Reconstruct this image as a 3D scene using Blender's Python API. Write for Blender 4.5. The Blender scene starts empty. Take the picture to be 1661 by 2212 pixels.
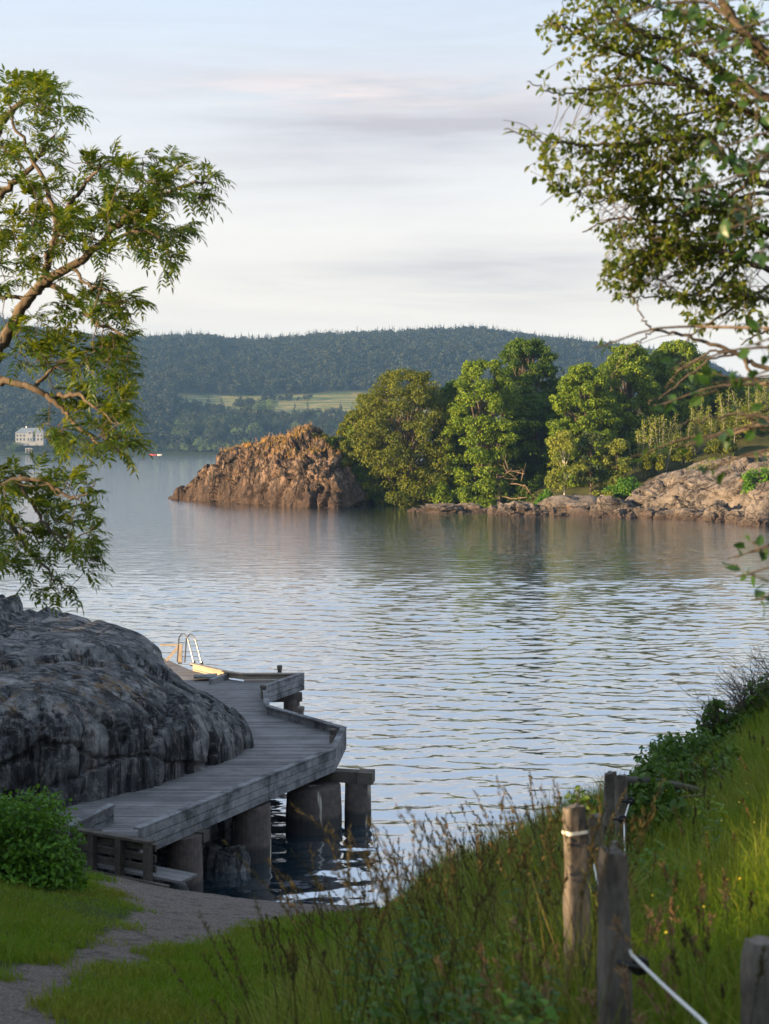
import bpy, math, random
import numpy as np
from mathutils import Vector

C = bpy.context.scene.collection
SC = bpy.context.scene
rng = np.random.default_rng(7)
random.seed(7)
F, U0, V0, CAMH = 3072.0, 830.5, 962.0, 8.5      # picture measures (1661 x 2212) and eye height


def W(u, v, Y):
    return np.array([(u - U0) / F * Y, Y, CAMH - (v - V0) / F * Y])


# ------------------------------------------------------------------ noise
def _h(ix, iy, iz, s):
    a = (ix.astype(np.int64) * 374761393 + iy.astype(np.int64) * 668265263 + iz.astype(np.int64) * 2147483647 + s * 974634721) & 0xFFFFFFFF
    a = ((a ^ (a >> 13)) * 1274126177) & 0xFFFFFFFF
    a = ((a ^ (a >> 16)) * 2246822519) & 0xFFFFFFFF
    a = a ^ (a >> 15)
    return (a & 0xFFFFFF) / float(0x1000000)


def vnoise(p, s=0):
    i = np.floor(p).astype(np.int64); f = p - i; f = f * f * f * (f * (f * 6 - 15) + 10)
    r = 0
    for dx in (0, 1):
        wx = f[:, 0] if dx else 1 - f[:, 0]
        for dy in (0, 1):
            wy = f[:, 1] if dy else 1 - f[:, 1]
            for dz in (0, 1):
                wz = f[:, 2] if dz else 1 - f[:, 2]
                r = r + wx * wy * wz * _h(i[:, 0] + dx, i[:, 1] + dy, i[:, 2] + dz, s)
    return r * 2 - 1


def fbm(p, o=4, s=0, g=.5):
    r = 0; a = 1.0; t = 0
    for k in range(o):
        r = r + a * vnoise(p * (2 ** k) + 17.3 * k, s + k); t += a; a *= g
    return r / t


def voro(p, s=0):
    i = np.floor(p).astype(np.int64); f = p - i
    d1 = np.full(len(p), 9.); d2 = np.full(len(p), 9.); idv = np.zeros(len(p))
    for dx in (-1, 0, 1):
        for dy in (-1, 0, 1):
            for dz in (-1, 0, 1):
                a, b, c = i[:, 0] + dx, i[:, 1] + dy, i[:, 2] + dz
                q = np.stack([dx + _h(a, b, c, s) - f[:, 0], dy + _h(a, b, c, s + 1) - f[:, 1], dz + _h(a, b, c, s + 2) - f[:, 2]], 1)
                d = np.sqrt((q * q).sum(1)); m = d < d1
                d2 = np.where(m, d1, np.minimum(d2, d)); idv = np.where(m, _h(a, b, c, s + 3), idv); d1 = np.where(m, d, d1)
    return d1, d2, idv


def sstep(a, b, x):
    t = np.clip((x - a) / (b - a), 0, 1); return t * t * (3 - 2 * t)


# ------------------------------------------------------------------ mesh helpers
class MB:
    def __init__(s): s.v = []; s.f = {3: [], 4: []}; s.n = 0; s.big = []

    def add(s, v, f):
        v = np.asarray(v, float).reshape(-1, 3); f = np.asarray(f, np.int64)
        if len(f): s.f[f.shape[1]].append(f + s.n)
        s.v.append(v); s.n += len(v)

    def box(s, c, size, rz=0.0, axes=None, jit=0.0):
        sx, sy, sz = [k / 2 for k in size]
        p = np.array([[x, y, z] for x in (-sx, sx) for y in (-sy, sy) for z in (-sz, sz)])
        if jit: p = p + rng.normal(0, jit, p.shape)
        if axes is not None: p = p @ np.array(axes)
        elif rz:
            cr, sr = math.cos(rz), math.sin(rz); p = np.stack([p[:, 0] * cr - p[:, 1] * sr, p[:, 0] * sr + p[:, 1] * cr, p[:, 2]], 1)
        s.add(p + np.array(c), [[0, 1, 3, 2], [4, 6, 7, 5], [0, 4, 5, 1], [2, 3, 7, 6], [0, 2, 6, 4], [1, 5, 7, 3]])

    def beam(s, a, b, w, h, up=(0, 0, 1), jit=0.0):
        a, b = np.array(a, float), np.array(b, float); d = b - a; L = np.linalg.norm(d); d /= L
        r = np.cross(d, up); r /= np.linalg.norm(r); u = np.cross(r, d)
        s.box((a + b) / 2, (L, w, h), axes=[d, r, u], jit=jit)

    def tube(s, pts, rad, k=6, cap=True):
        P = np.asarray(pts, float); n = len(P); R = np.broadcast_to(np.asarray(rad, float), (n,))
        T = np.gradient(P, axis=0); T /= np.maximum(np.linalg.norm(T, axis=1, keepdims=True), 1e-9)
        ref = np.array([0.31, 0.22, 0.92]) if abs(T[0][2]) < .8 else np.array([.9, .3, .1])
        A = np.cross(T, ref); A /= np.maximum(np.linalg.norm(A, axis=1, keepdims=True), 1e-9); B = np.cross(T, A)
        an = np.arange(k) / k * 2 * math.pi
        v = (P[:, None] + R[:, None, None] * (np.cos(an)[None, :, None] * A[:, None] + np.sin(an)[None, :, None] * B[:, None])).reshape(-1, 3)
        i = np.arange(n - 1)[:, None] * k; j = np.arange(k)[None]; j2 = (j + 1) % k
        f = np.stack([i + j, i + j2, i + k + j2, i + k + j], -1).reshape(-1, 4)
        s.add(v, f)
        if cap:
            for e in (0, n - 1):
                s.add(np.vstack([P[e:e + 1], v[e * k:(e + 1) * k]]), [[0, q + 1, (q + 1) % k + 1] for q in range(k)])

    def build(s, name, m, parent=None, smooth=False, loc=None):
        me = bpy.data.meshes.new(name)
        v = np.vstack(s.v) if s.v else np.zeros((0, 3))
        if loc is not None: v = v - np.array(loc)
        t = np.vstack(s.f[3]) if s.f[3] else np.zeros((0, 3), np.int64)
        q = np.vstack(s.f[4]) if s.f[4] else np.zeros((0, 4), np.int64)
        me.vertices.add(len(v)); me.vertices.foreach_set('co', v.astype(np.float32).ravel())
        me.loops.add(len(t) * 3 + len(q) * 4); me.loops.foreach_set('vertex_index', np.concatenate([t.ravel(), q.ravel()]).astype(np.int32))
        st = np.concatenate([np.arange(len(t)) * 3, len(t) * 3 + np.arange(len(q)) * 4]).astype(np.int32)
        me.polygons.add(len(st)); me.polygons.foreach_set('loop_start', st)
        me.polygons.foreach_set('use_smooth', np.full(len(st), smooth))
        me.update(calc_edges=True); me.validate()
        o = bpy.data.objects.new(name, me); C.objects.link(o)
        if m: me.materials.append(m)
        if parent is not None: o.parent = parent
        if loc is not None: o.location = loc
        return o


def grid_faces(nr, nc, wrap=False):
    i = np.arange(nr - 1)[:, None] * nc; j = np.arange(nc if wrap else nc - 1)[None]; j2 = (j + 1) % nc
    return np.stack([i + j, i + j2, i + nc + j2, i + nc + j], -1).reshape(-1, 4)


def tag(o, label=None, cat=None, group=None, kind=None):
    for k, x in (('label', label), ('category', cat), ('group', group), ('kind', kind)):
        if x: o[k] = x
    return o


def empty(name, loc, label, cat, group=None):
    o = bpy.data.objects.new(name, None); C.objects.link(o); o.location = loc; o.empty_display_size = .2
    return tag(o, label, cat, group)


def copy_tree(o, parent=None):
    c = o.copy(); C.objects.link(c)
    if parent is not None: c.parent = parent
    for ch in [x for x in o.children]: copy_tree(ch, c)
    return c


# ------------------------------------------------------------------ materials
class N:
    def __init__(s, name):
        s.m = bpy.data.materials.new(name); s.m.use_nodes = True; s.t = s.m.node_tree; s.t.nodes.clear()
        s.out = s.t.nodes.new('ShaderNodeOutputMaterial')

    def n(s, ty, **kw):
        x = s.t.nodes.new(ty)
        for k, val in kw.items():
            if k[0] == '_': setattr(x, k[1:], val)
            else: s.set(x, k, val)
        return x

    def set(s, x, k, val):
        k = k.replace('__', ' ')
        i = x.inputs[int(k[1:])] if k[0] == 'i' and k[1:].isdigit() else x.inputs[k]
        if isinstance(val, bpy.types.NodeSocket): s.t.links.new(val, i)
        elif isinstance(val, tuple) and len(val) == 3 and i.type == 'RGBA': i.default_value = (*val, 1)
        else: i.default_value = val

    def coord(s, k='Object', scale=(1, 1, 1), rot=(0, 0, 0)):
        if k == 'World': c = s.n('ShaderNodeNewGeometry').outputs['Position']
        else: c = s.n('ShaderNodeTexCoord').outputs[k]
        return s.n('ShaderNodeMapping', Vector=c, Scale=scale, Rotation=rot).outputs[0]

    def noise(s, vec, scale, detail=4, rough=.6, dist=0):
        return s.n('ShaderNodeTexNoise', Vector=vec, Scale=scale, Detail=detail, Roughness=rough, Distortion=dist).outputs['Fac']

    def ramp(s, fac, stops):
        r = s.n('ShaderNodeValToRGB', Fac=fac); e = r.color_ramp.elements
        while len(e) < len(stops): e.new(.5)
        for x, (p, c) in zip(e, stops): x.position = p; x.color = (*(c if isinstance(c, tuple) else (c, c, c)), 1)
        return r.outputs[0]

    def mix(s, fac, a, b, mode='MIX'):
        x = s.n('ShaderNodeMix', _data_type='RGBA', _blend_type=mode)
        s.set(x, 'i0', fac); s.set(x, 'i6', a); s.set(x, 'i7', b); return x.outputs[2]

    def math(s, op, a, b=0.0, c=0.0, clamp=False):
        return s.n('ShaderNodeMath', _operation=op, _use_clamp=clamp, i0=a, i1=b, i2=c).outputs[0]

    def rand(s): return s.n('ShaderNodeNewGeometry').outputs['Random Per Island']

    def objrand(s): return s.n('ShaderNodeObjectInfo').outputs['Random']

    def cracks(s, scale, w, rot=(0, 0, 0), warp=.6, sc=1.0):
        c = s.coord('World', scale, rot)
        wv = s.n('ShaderNodeTexNoise', Vector=c, Scale=1.3, Detail=5, Roughness=.65).outputs['Color']
        v2 = s.n('ShaderNodeVectorMath', _operation='MULTIPLY_ADD', i0=wv, i1=(warp, warp, warp), i2=c).outputs[0]
        d = s.n('ShaderNodeTexVoronoi', _feature='DISTANCE_TO_EDGE', Vector=v2, Scale=sc).outputs['Distance']
        return s.ramp(d, [(0., 1.), (w, 0.)])

    def attr(s, k): return s.n('ShaderNodeAttribute', _attribute_name=k).outputs['Fac']

    def bsdf(s, col, rough=.8, bump=None, bstr=.5, bdist=.02, spec=.3, **kw):
        p = s.n('ShaderNodeBsdfPrincipled', Base__Color=col, Roughness=rough, **kw); p.inputs['Specular IOR Level'].default_value = spec
        if bump is not None: s.set(p, 'Normal', s.n('ShaderNodeBump', Height=bump, Strength=bstr, Distance=bdist).outputs[0])
        return p.outputs[0]

    def done(s, sh): s.t.links.new(sh, s.out.inputs['Surface']); return s.m


def leaf_mat(name, c1, c2, t1, tf=.4, rough=.5, c3=None, spec=.3, patch=.28):
    k = N(name); r = k.rand()
    col = k.ramp(r, [(0, c1), (.8, c2), (1, c3 or c2)])
    pn = k.ramp(k.noise(k.coord('Object'), patch, 3, .6), [(.35, (.62, .70, .60)), (.65, (1.28, 1.16, 1.0))])
    col = k.mix(1.0, col, pn, 'MULTIPLY')
    tr = k.n('ShaderNodeBsdfTranslucent', Color=k.mix(.5, col, t1)).outputs[0]
    x = k.n('ShaderNodeMixShader', Fac=tf); k.t.links.new(k.bsdf(col, rough, spec=spec), x.inputs[1]); k.t.links.new(tr, x.inputs[2])
    return k.done(x.outputs[0])


def plain(name, col, rough=.7, metal=0.0, var=.25, scale=8, bstr=.2, spec=.3):
    k = N(name); n = k.noise(k.coord('Object'), scale, 5, .65)
    a = tuple(x * (1 - var) for x in col); b = tuple(min(1, x * (1 + var)) for x in col)
    return k.done(k.bsdf(k.ramp(n, [(.3, a), (.7, b)]), rough, n, bstr, .01, spec, Metallic=metal))


def wood_mat(name, dark, light, stain=.6, grain=(2, 40, 40), rv=.55):
    k = N(name); c = k.coord('Object', grain)
    g = k.noise(c, 1, 5, .7); big = k.noise(k.coord('Object'), 1.6, 5, .7)
    col = k.ramp(g, [(.25, dark), (.75, light)])
    col = k.mix(k.math('MULTIPLY', k.rand(), rv), col, tuple(x * .45 for x in light))
    st = k.ramp(big, [(.42, 0.), (.62, stain)])
    col = k.mix(st, col, tuple(x * .25 for x in dark))
    return k.done(k.bsdf(col, .85, g, .5, .006, .2))


def bark_mat(name, a, b, sc=14):
    k = N(name); n = k.noise(k.coord('Object', (1, 1, .35)), sc, 5, .7)
    return k.done(k.bsdf(k.ramp(n, [(.3, a), (.7, b)]), .9, n, .6, .03, .1))


M = {}
M['ash_leaf'] = leaf_mat('ash_leaf', (.016, .050, .005), (.048, .105, .008), (.36, .40, .01), .42, .45, (.13, .15, .012))
M['aspen_leaf'] = leaf_mat('aspen_leaf', (.022, .052, .007), (.07, .115, .011), (.40, .42, .02), .42, .45, (.13, .14, .016))
M['near_leaf'] = leaf_mat('near_leaf', (.02, .055, .018), (.04, .095, .028), (.12, .22, .03), .35, .35)
M['oak_leaf'] = leaf_mat('oak_leaf', (.045, .078, .003), (.125, .142, .006), (.22, .22, .005), .28, .6)
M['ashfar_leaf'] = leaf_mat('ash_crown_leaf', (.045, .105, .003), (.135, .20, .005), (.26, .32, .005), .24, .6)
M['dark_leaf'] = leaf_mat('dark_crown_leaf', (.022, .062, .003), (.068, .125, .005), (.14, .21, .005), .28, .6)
M['birch_leaf'] = leaf_mat('birch_leaf', (.12, .16, .02), (.21, .24, .035), (.36, .36, .03), .35, .6)
M['pine_leaf'] = leaf_mat('pine_needles', (.03, .055, .018), (.06, .085, .02), (.1, .12, .02), .2, .7)
M['shrub_leaf'] = leaf_mat('shrub_leaf', (.04, .13, .008), (.10, .23, .014), (.16, .26, .02), .35, .5)
M['bramble_leaf'] = leaf_mat('bramble_leaf', (.03, .085, .010), (.085, .16, .016), (.12, .2, .02), .35, .5)
M['weed_leaf'] = leaf_mat('weed_leaf', (.07, .19, .012), (.15, .30, .02), (.3, .42, .03), .4, .5, (.4, .36, .03))
M['forest_leaf'] = leaf_mat('forest_leaf', (.008, .015, .009), (.024, .034, .016), (.02, .03, .02), .05, .8, (.06, .07, .028), patch=.02)
M['conifer'] = leaf_mat('conifer_needles', (.008, .016, .012), (.020, .030, .019), (.03, .05, .02), .1, .8, patch=.02)
M['shore_leaf'] = leaf_mat('shore_tree_leaf', (.08, .14, .05), (.16, .22, .07), (.1, .14, .04), .2, .8)
M['shore_leaf_dark'] = leaf_mat('shore_tree_dark_leaf', (.02, .036, .018), (.055, .08, .03), (.06, .08, .03), .2, .8)
M['bark'] = bark_mat('bark', (.055, .042, .032), (.15, .12, .09))
M['bark_warm'] = bark_mat('bark_warm', (.10, .07, .045), (.25, .18, .12))
M['bark_grey'] = bark_mat('bark_grey', (.16, .14, .12), (.36, .33, .29))
M['birch_bark'] = bark_mat('birch_bark', (.45, .4, .34), (.75, .7, .62), 3)
M['deck'] = wood_mat('weathered_deck_wood', (.13, .125, .125), (.27, .26, .26), .35, (2, 30, 30), .95)
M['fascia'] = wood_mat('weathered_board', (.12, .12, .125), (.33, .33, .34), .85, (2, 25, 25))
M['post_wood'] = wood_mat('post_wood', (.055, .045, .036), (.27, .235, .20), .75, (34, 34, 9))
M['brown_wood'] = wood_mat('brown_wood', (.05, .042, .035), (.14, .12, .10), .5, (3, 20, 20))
M['lit_wood'] = wood_mat('sunlit_tint_board', (.30, .25, .2), (.5, .42, .34), .3, (2, 25, 25))  # paler, warmer copy of the board wood; sunlight put into its colour
M['steel'] = plain('steel_tube', (.30, .28, .26), .3, 1.0, .1)
M['black'] = plain('black_plastic', (.012, .012, .013), .4)
M['white'] = plain('white_paint', (.78, .78, .76), .5, 0, .04)
M['far_white'] = plain('shade_greyed_white', (.22, .23, .24), .7, 0, .05)  # white paint greyed in colour to stand in for shade and haze
M['cream'] = plain('cream_plaster', (.72, .68, .6), .8, 0, .06)
M['glass'] = plain('dark_window_glass', (.03, .035, .045), .1, 0, .1, spec=.6)
M['slate'] = plain('slate_roof', (.14, .17, .2), .7, 0, .15, 1)
M['red'] = plain('red_paint', (.6, .07, .04), .5, 0, .1)
M['tyre'] = plain('rubber', (.02, .02, .02), .8)
M['rope'] = plain('white_rope', (.72, .70, .66), .7, 0, .15, 120, .6)
M['twig'] = bark_mat('twig', (.07, .055, .05), (.2, .16, .13), 20)
M['strawhead'] = leaf_mat('seed_head', (.03, .028, .010), (.075, .062, .024), (.10, .08, .03), .3, .8, (.17, .11, .055))


def concrete():
    k = N('pillar_concrete'); c = k.coord('World')
    n = k.noise(c, 6, 6, .7); b = k.noise(k.coord('World', (1, 1, .15)), 3, 4, .7)
    col = k.ramp(n, [(.3, (.05, .04, .035)), (.7, (.12, .095, .082))])
    z = k.n('ShaderNodeSeparateXYZ', Vector=c).outputs[2]
    wet = k.n('ShaderNodeMapRange', Value=k.math('ADD', z, k.math('MULTIPLY', n, .12)), i1=.32, i2=.42, i3=1., i4=0.).outputs[0]
    col = k.mix(wet, col, (.035, .032, .03))
    st = k.ramp(k.noise(k.coord('World', (1, 1, .12), (.15, .1, 0)), 2.2, 3, .6, .4), [(.655, 0.), (.68, .8)])
    col = k.mix(st, col, (.5, .45, .36))
    return k.done(k.bsdf(col, .85, n, .5, .02, .3))


M['concrete'] = concrete()


def rock_mat(name, near):
    k = N(name); c = k.coord('World')
    n = k.noise(c, 1.6 if near else .55, 8, .72); fine = k.noise(c, 14 if near else 3., 6, .75)
    z = k.n('ShaderNodeSeparateXYZ', Vector=c).outputs[2]
    if near:
        v = k.noise(k.coord('World', (1.7, 1.7, .16), (.12, .22, 0)), 1.5, 6, .72)
        col = k.ramp(n, [(.32, (.028, .030, .033)), (.5, (.095, .096, .10)), (.68, (.28, .27, .26))])
        col = k.mix(k.ramp(v, [(.43, .95), (.52, 0.)]), col, (.016, .016, .018))
        col = k.mix(k.ramp(k.noise(c, 5, 7, .75), [(.54, 0.), (.70, .65)]), col, (.30, .29, .28))
        col = k.mix(k.ramp(k.noise(k.coord('World', (1.3, 1.3, .10), (.18, .25, .3)), 2.4, 6, .7), [(.57, 0.), (.66, .8)]), col, (.24, .205, .185))
        col = k.mix(k.ramp(k.noise(c, 3.3, 6, .8), [(.60, 0.), (.67, .85)]), col, (.035, .035, .037))
        steep = k.ramp(k.n('ShaderNodeSeparateXYZ', Vector=k.n('ShaderNodeNewGeometry').outputs['Normal']).outputs[2], [(.35, 1.), (.75, 0.)])
        ck = k.math('MULTIPLY', k.cracks((1.5, 1.5, .28), .055, (.12, .3, 0)), steep)
        ck2 = k.math('MULTIPLY', k.cracks((.25, 1.0, .5), .022, (0, 0, .35), .9), k.math('SUBTRACT', 1., steep))
        ck = k.math('MAXIMUM', ck, ck2)
        col = k.mix(k.math('MULTIPLY', ck, .92), col, (.012, .012, .013))
        moss = k.math('MULTIPLY', k.attr('moss'), k.ramp(k.noise(c, 2.2, 5, .75), [(.53, 0.), (.60, .8)]))
        col = k.mix(moss, col, k.ramp(fine, [(.35, (.06, .05, .012)), (.65, (.22, .11, .025))]))
        h = k.math('SUBTRACT', k.math('ADD', k.math('MULTIPLY', fine, .5), k.math('ADD', v, n)), k.math('MULTIPLY', ck, .8))
        return k.done(k.bsdf(col, .9, h, .9, .10, .25))
    col = k.ramp(n, [(.28, (.06, .038, .028)), (.5, (.19, .122, .082)), (.75, (.42, .32, .25))])
    if name == 'pale_gneiss': col = k.ramp(n, [(.28, (.075, .062, .054)), (.5, (.165, .14, .122)), (.75, (.29, .255, .228))])
    cr = k.ramp(k.noise(k.coord('World', (1, 1, .38), (0, .5, 0)), .8, 7, .78), [(.45, .95), (.53, 0.)])
    if not name == 'pale_gneiss':
        ck = k.math('MAXIMUM', k.cracks((.42, .42, .15), .075, (0, .5, 0)), k.math('MULTIPLY', k.cracks((.9, .9, .38), .06, (0, .5, 0)), .75))
        col = k.mix(cr, col, (.035, .027, .022)); col = k.mix(ck, col, (.018, .014, .012))
    else: col = k.mix(k.ramp(k.noise(c, .45, 7, .8), [(.42, .85), (.48, 0.)]), col, (.045, .037, .032)); ck = k.math('MAXIMUM', k.cracks((.11, .16, .22), .022, (0, .3, 0), 1.2), k.math('MULTIPLY', k.cracks((.3, .3, .5), .022, (0, .2, 0), 1.5), .55)); col = k.mix(ck, col, (.02, .017, .015))
    col = k.mix(k.ramp(fine, [(.58, 0.), (.70, .6)]), col, (.42, .38, .34))
    col = k.mix(k.ramp(k.noise(c, .8, 5, .8), [(.64, 0.), (.70, .8)]), col, (.55, .22, .03))
    pale = name == 'pale_gneiss'
    wet = k.n('ShaderNodeMapRange', Value=k.math('SUBTRACT', z, k.math('MULTIPLY', n, 1.5 if pale else 5.0)), i1=-.5 if pale else -.8, i2=.5 if pale else 1.4, i3=1., i4=0.).outputs[0]
    col = k.mix(k.math('MULTIPLY', wet, .85), col, (.06, .042, .034))
    veg = k.math('MULTIPLY', k.attr('moss'), k.ramp(k.noise(c, .5, 5, .75), [(.42, 0.), (.55, 1.)]))
    col = k.mix(veg, col, k.ramp(fine, [(.35, (.10, .09, .02)), (.65, (.34, .19, .05))]))
    return k.done(k.bsdf(col, .9, k.math('SUBTRACT', k.math('ADD', fine, n), ck), .8, .5, .2))


M['rock_near'] = rock_mat('grey_gneiss', True)
M['rock_far'] = rock_mat('brown_gneiss', False)
M['rock_pale'] = rock_mat('pale_gneiss', False)


def ground_mat():
    k = N('ground_soil'); c = k.coord('World')
    n = k.noise(c, 1.5, 6, .7); f = k.noise(c, 35, 5, .8); vf = k.noise(c, 110, 3, .8)
    grav = k.ramp(f, [(.34, (.055, .045, .040)), (.52, (.16, .13, .115)), (.68, (.32, .27, .24))])
    grav = k.mix(k.ramp(k.noise(c, 3.1, 5, .75), [(.52, 0.), (.66, .8)]), grav, (.05, .04, .033))
    grav = k.mix(k.ramp(k.noise(c, 2.3, 6, .8), [(.58, 0.), (.64, .5)]), grav, (.06, .075, .02))
    soil = k.ramp(n, [(.35, (.030, .045, .012)), (.65, (.065, .075, .02))])
    p = k.n('ShaderNodeMapRange', Value=k.math('ADD', k.attr('path'), k.math('MULTIPLY', k.math('SUBTRACT', k.noise(c, 4, 6, .8), .5), .9)), i1=.35, i2=.65).outputs[0]
    return k.done(k.bsdf(k.mix(p, soil, grav), .95, k.math('ADD', f, k.math('MULTIPLY', vf, .4)), .8, .03, .1))


M['ground'] = ground_mat()


def grass_mat(name, a, b, cdry, dry=.5):
    k = N(name); c = k.coord('World'); r = k.rand()
    col = k.ramp(r, [(0, a), (1, b)])
    d = k.math('ADD', k.ramp(k.noise(c, .7, 4, .7), [(.42, 0.), (.65, dry)]), k.ramp(r, [(.84, 0.), (.9, dry)]), clamp=True)
    col = k.mix(d, col, cdry)
    x = k.n('ShaderNodeMixShader', Fac=.35); k.t.links.new(k.bsdf(col, .55, spec=.2), x.inputs[1])
    k.t.links.new(k.n('ShaderNodeBsdfTranslucent', Color=k.mix(.5, col, (.2, .25, .02))).outputs[0], x.inputs[2])
    return k.done(x.outputs[0])


M['lawn'] = grass_mat('lawn_grass', (.07, .16, .003), (.14, .235, .008), (.24, .20, .03), .6)
M['meadow'] = grass_mat('meadow_grass', (.075, .16, .004), (.17, .245, .012), (.26, .21, .045), .5)
M['tall'] = grass_mat('tall_grass_blade', (.07, .15, .005), (.19, .245, .010), (.30, .22, .07), .7)
M['drygrass'] = grass_mat('dry_orange_grass', (.35, .20, .05), (.52, .30, .08), (.5, .24, .05), .5)


def water_mat():
    k = N('lake_water'); c = k.coord('World', (.55, 1, 1))
    b = k.math('ADD', k.noise(c, 2.2, 4, .6), k.math('MULTIPLY', k.noise(k.coord('World', (.5, 1, 1), (0, 0, .25)), .7, 3, .6), 2.2))
    y = k.n('ShaderNodeSeparateXYZ', Vector=k.coord('World')).outputs[1]
    st = k.n('ShaderNodeMapRange', Value=y, i1=60., i2=180., i3=.14, i4=.85).outputs[0]      # breezier out on the open water
    bp = k.n('ShaderNodeBump', Height=b, Strength=st, Distance=.09).outputs[0]
    p = k.n('ShaderNodeBsdfPrincipled', Base__Color=(.014, .032, .045), Roughness=.02, IOR=1.45, Normal=bp); p.inputs['Specular IOR Level'].default_value = .5
    g = k.n('ShaderNodeBsdfGlossy', Color=(.90, .93, .97), Roughness=.02, Normal=bp)
    x = k.n('ShaderNodeMixShader', Fac=.62); k.t.links.new(p.outputs[0], x.inputs[1]); k.t.links.new(g.outputs[0], x.inputs[2])
    return k.done(x.outputs[0])


M['water'] = water_mat()


def terrain_far_mat():
    k = N('far_hillside'); c = k.coord('World'); n = k.noise(c, .02, 6, .7); f = k.noise(c, .25, 5, .7)
    woods = k.ramp(f, [(.3, (.02, .03, .016)), (.7, (.045, .055, .025))])
    fields = k.ramp(k.noise(k.coord('World', (.010, .075, 0), (0, 0, .06)), 1, 1, .4), [(.36, (.085, .12, .035)), (.44, (.24, .20, .09)), (.52, (.12, .14, .05)), (.60, (.28, .23, .11)), (.66, (.08, .11, .035))])
    fields.node.color_ramp.interpolation = 'CONSTANT'
    fields = k.mix(.15, fields, k.ramp(f, [(.3, (.05, .06, .02)), (.7, (.3, .26, .12))]))
    return k.done(k.bsdf(k.mix(k.attr('field'), woods, fields), .95, f, .3, 1.0, .05))


M['hillside'] = terrain_far_mat()


def set_attr(o, name, arr):
    a = o.data.attributes.new(name, 'FLOAT', 'POINT'); a.data.foreach_set('value', np.asarray(arr, np.float32))


# ------------------------------------------------------------------ leaves
def rand_dirs(n, r=None):
    r = r or rng
    d = r.normal(0, 1, (n, 3)); return d / np.linalg.norm(d, axis=1, keepdims=True)


def unit(a): return a / np.maximum(np.linalg.norm(a, axis=-1, keepdims=True), 1e-9)


def add_leaves(mb, P, D, Nn, L, Wd, shape='ovate', fold=.18, droop=.12):
    """P base points, D along the leaf, Nn approximate normal"""
    n = len(P); D = unit(D); S = unit(np.cross(D, Nn)); Nn = np.cross(S, D)
    L = np.broadcast_to(np.asarray(L, float), (n,))[:, None]; Wd = np.broadcast_to(np.asarray(Wd, float), (n,))[:, None]
    if shape == 'quad':
        v = np.stack([P, P + D * L * .5 + S * Wd * .5, P + D * L - Nn * L * droop, P + D * L * .5 - S * Wd * .5], 1)
        f = np.arange(n)[:, None] * 4 + np.array([[0, 1, 2, 3]])
        mb.add(v, f); return
    a, b = (.33, .68) if shape == 'ovate' else (.3, .65)
    w1, w2 = (.5, .40) if shape == 'ovate' else (.5, .36)
    up = Nn * Wd * fold
    v = np.stack([P, P + D * L * a + S * Wd * w1 + up, P + D * L * b + S * Wd * w2 + up - Nn * L * droop * .4, P + D * L - Nn * L * droop,
                  P + D * L * b - S * Wd * w2 + up - Nn * L * droop * .4, P + D * L * a - S * Wd * w1 + up,
                  P + D * L * a, P + D * L * b - Nn * L * droop * .4], 1)
    base = np.arange(n)[:, None] * 8
    q = np.concatenate([base + np.array([[6, 1, 2, 7]]), base + np.array([[6, 7, 4, 5]])])
    t = np.concatenate([base + np.array([x]) for x in ([0, 1, 6], [0, 6, 5], [7, 2, 3], [7, 3, 4])])
    mb.add(v, q); mb.f[3].append(t + mb.n - len(v) * 8)


def blades(mb, P, H, Wd, lean, az):
    """grass blades: 5 vertices each"""
    n = len(P); d = np.stack([np.cos(az), np.sin(az), 0 * az], 1); s = np.stack([-np.sin(az), np.cos(az), 0 * az], 1)
    r = rng.uniform(0, 6.28, n); s = np.stack([np.cos(r), np.sin(r), 0 * r], 1)
    H = H[:, None]; Wd = Wd[:, None]; lean = lean[:, None]; z = np.array([[0, 0, 1.]])
    m = P + z * H * .55 + d * H * lean * .3; t = P + z * H * (1 - .35 * lean) + d * H * lean
    v = np.stack([P - s * Wd * .5, P + s * Wd * .5, m + s * Wd * .38, m - s * Wd * .38, t], 1)
    b = np.arange(n)[:, None] * 5
    mb.add(v, b + np.array([[0, 1, 2, 3]])); mb.f[3].append(b + np.array([[3, 2, 4]]) + mb.n - n * 5)


def curve(pts, n=12):
    P = np.asarray(pts, float); m = len(P)
    if m == 2: return P[0] + (P[1] - P[0]) * np.linspace(0, 1, n)[:, None]
    t = np.linspace(0, m - 1, n); i = np.clip(t.astype(int), 0, m - 2); f = (t - i)[:, None]
    p0 = P[np.maximum(i - 1, 0)]; p1 = P[i]; p2 = P[i + 1]; p3 = P[np.minimum(i + 2, m - 1)]
    return .5 * (2 * p1 + (p2 - p0) * f + (2 * p0 - 5 * p1 + 4 * p2 - p3) * f ** 2 + (3 * p1 - p0 - 3 * p2 + p3) * f ** 3)


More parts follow.
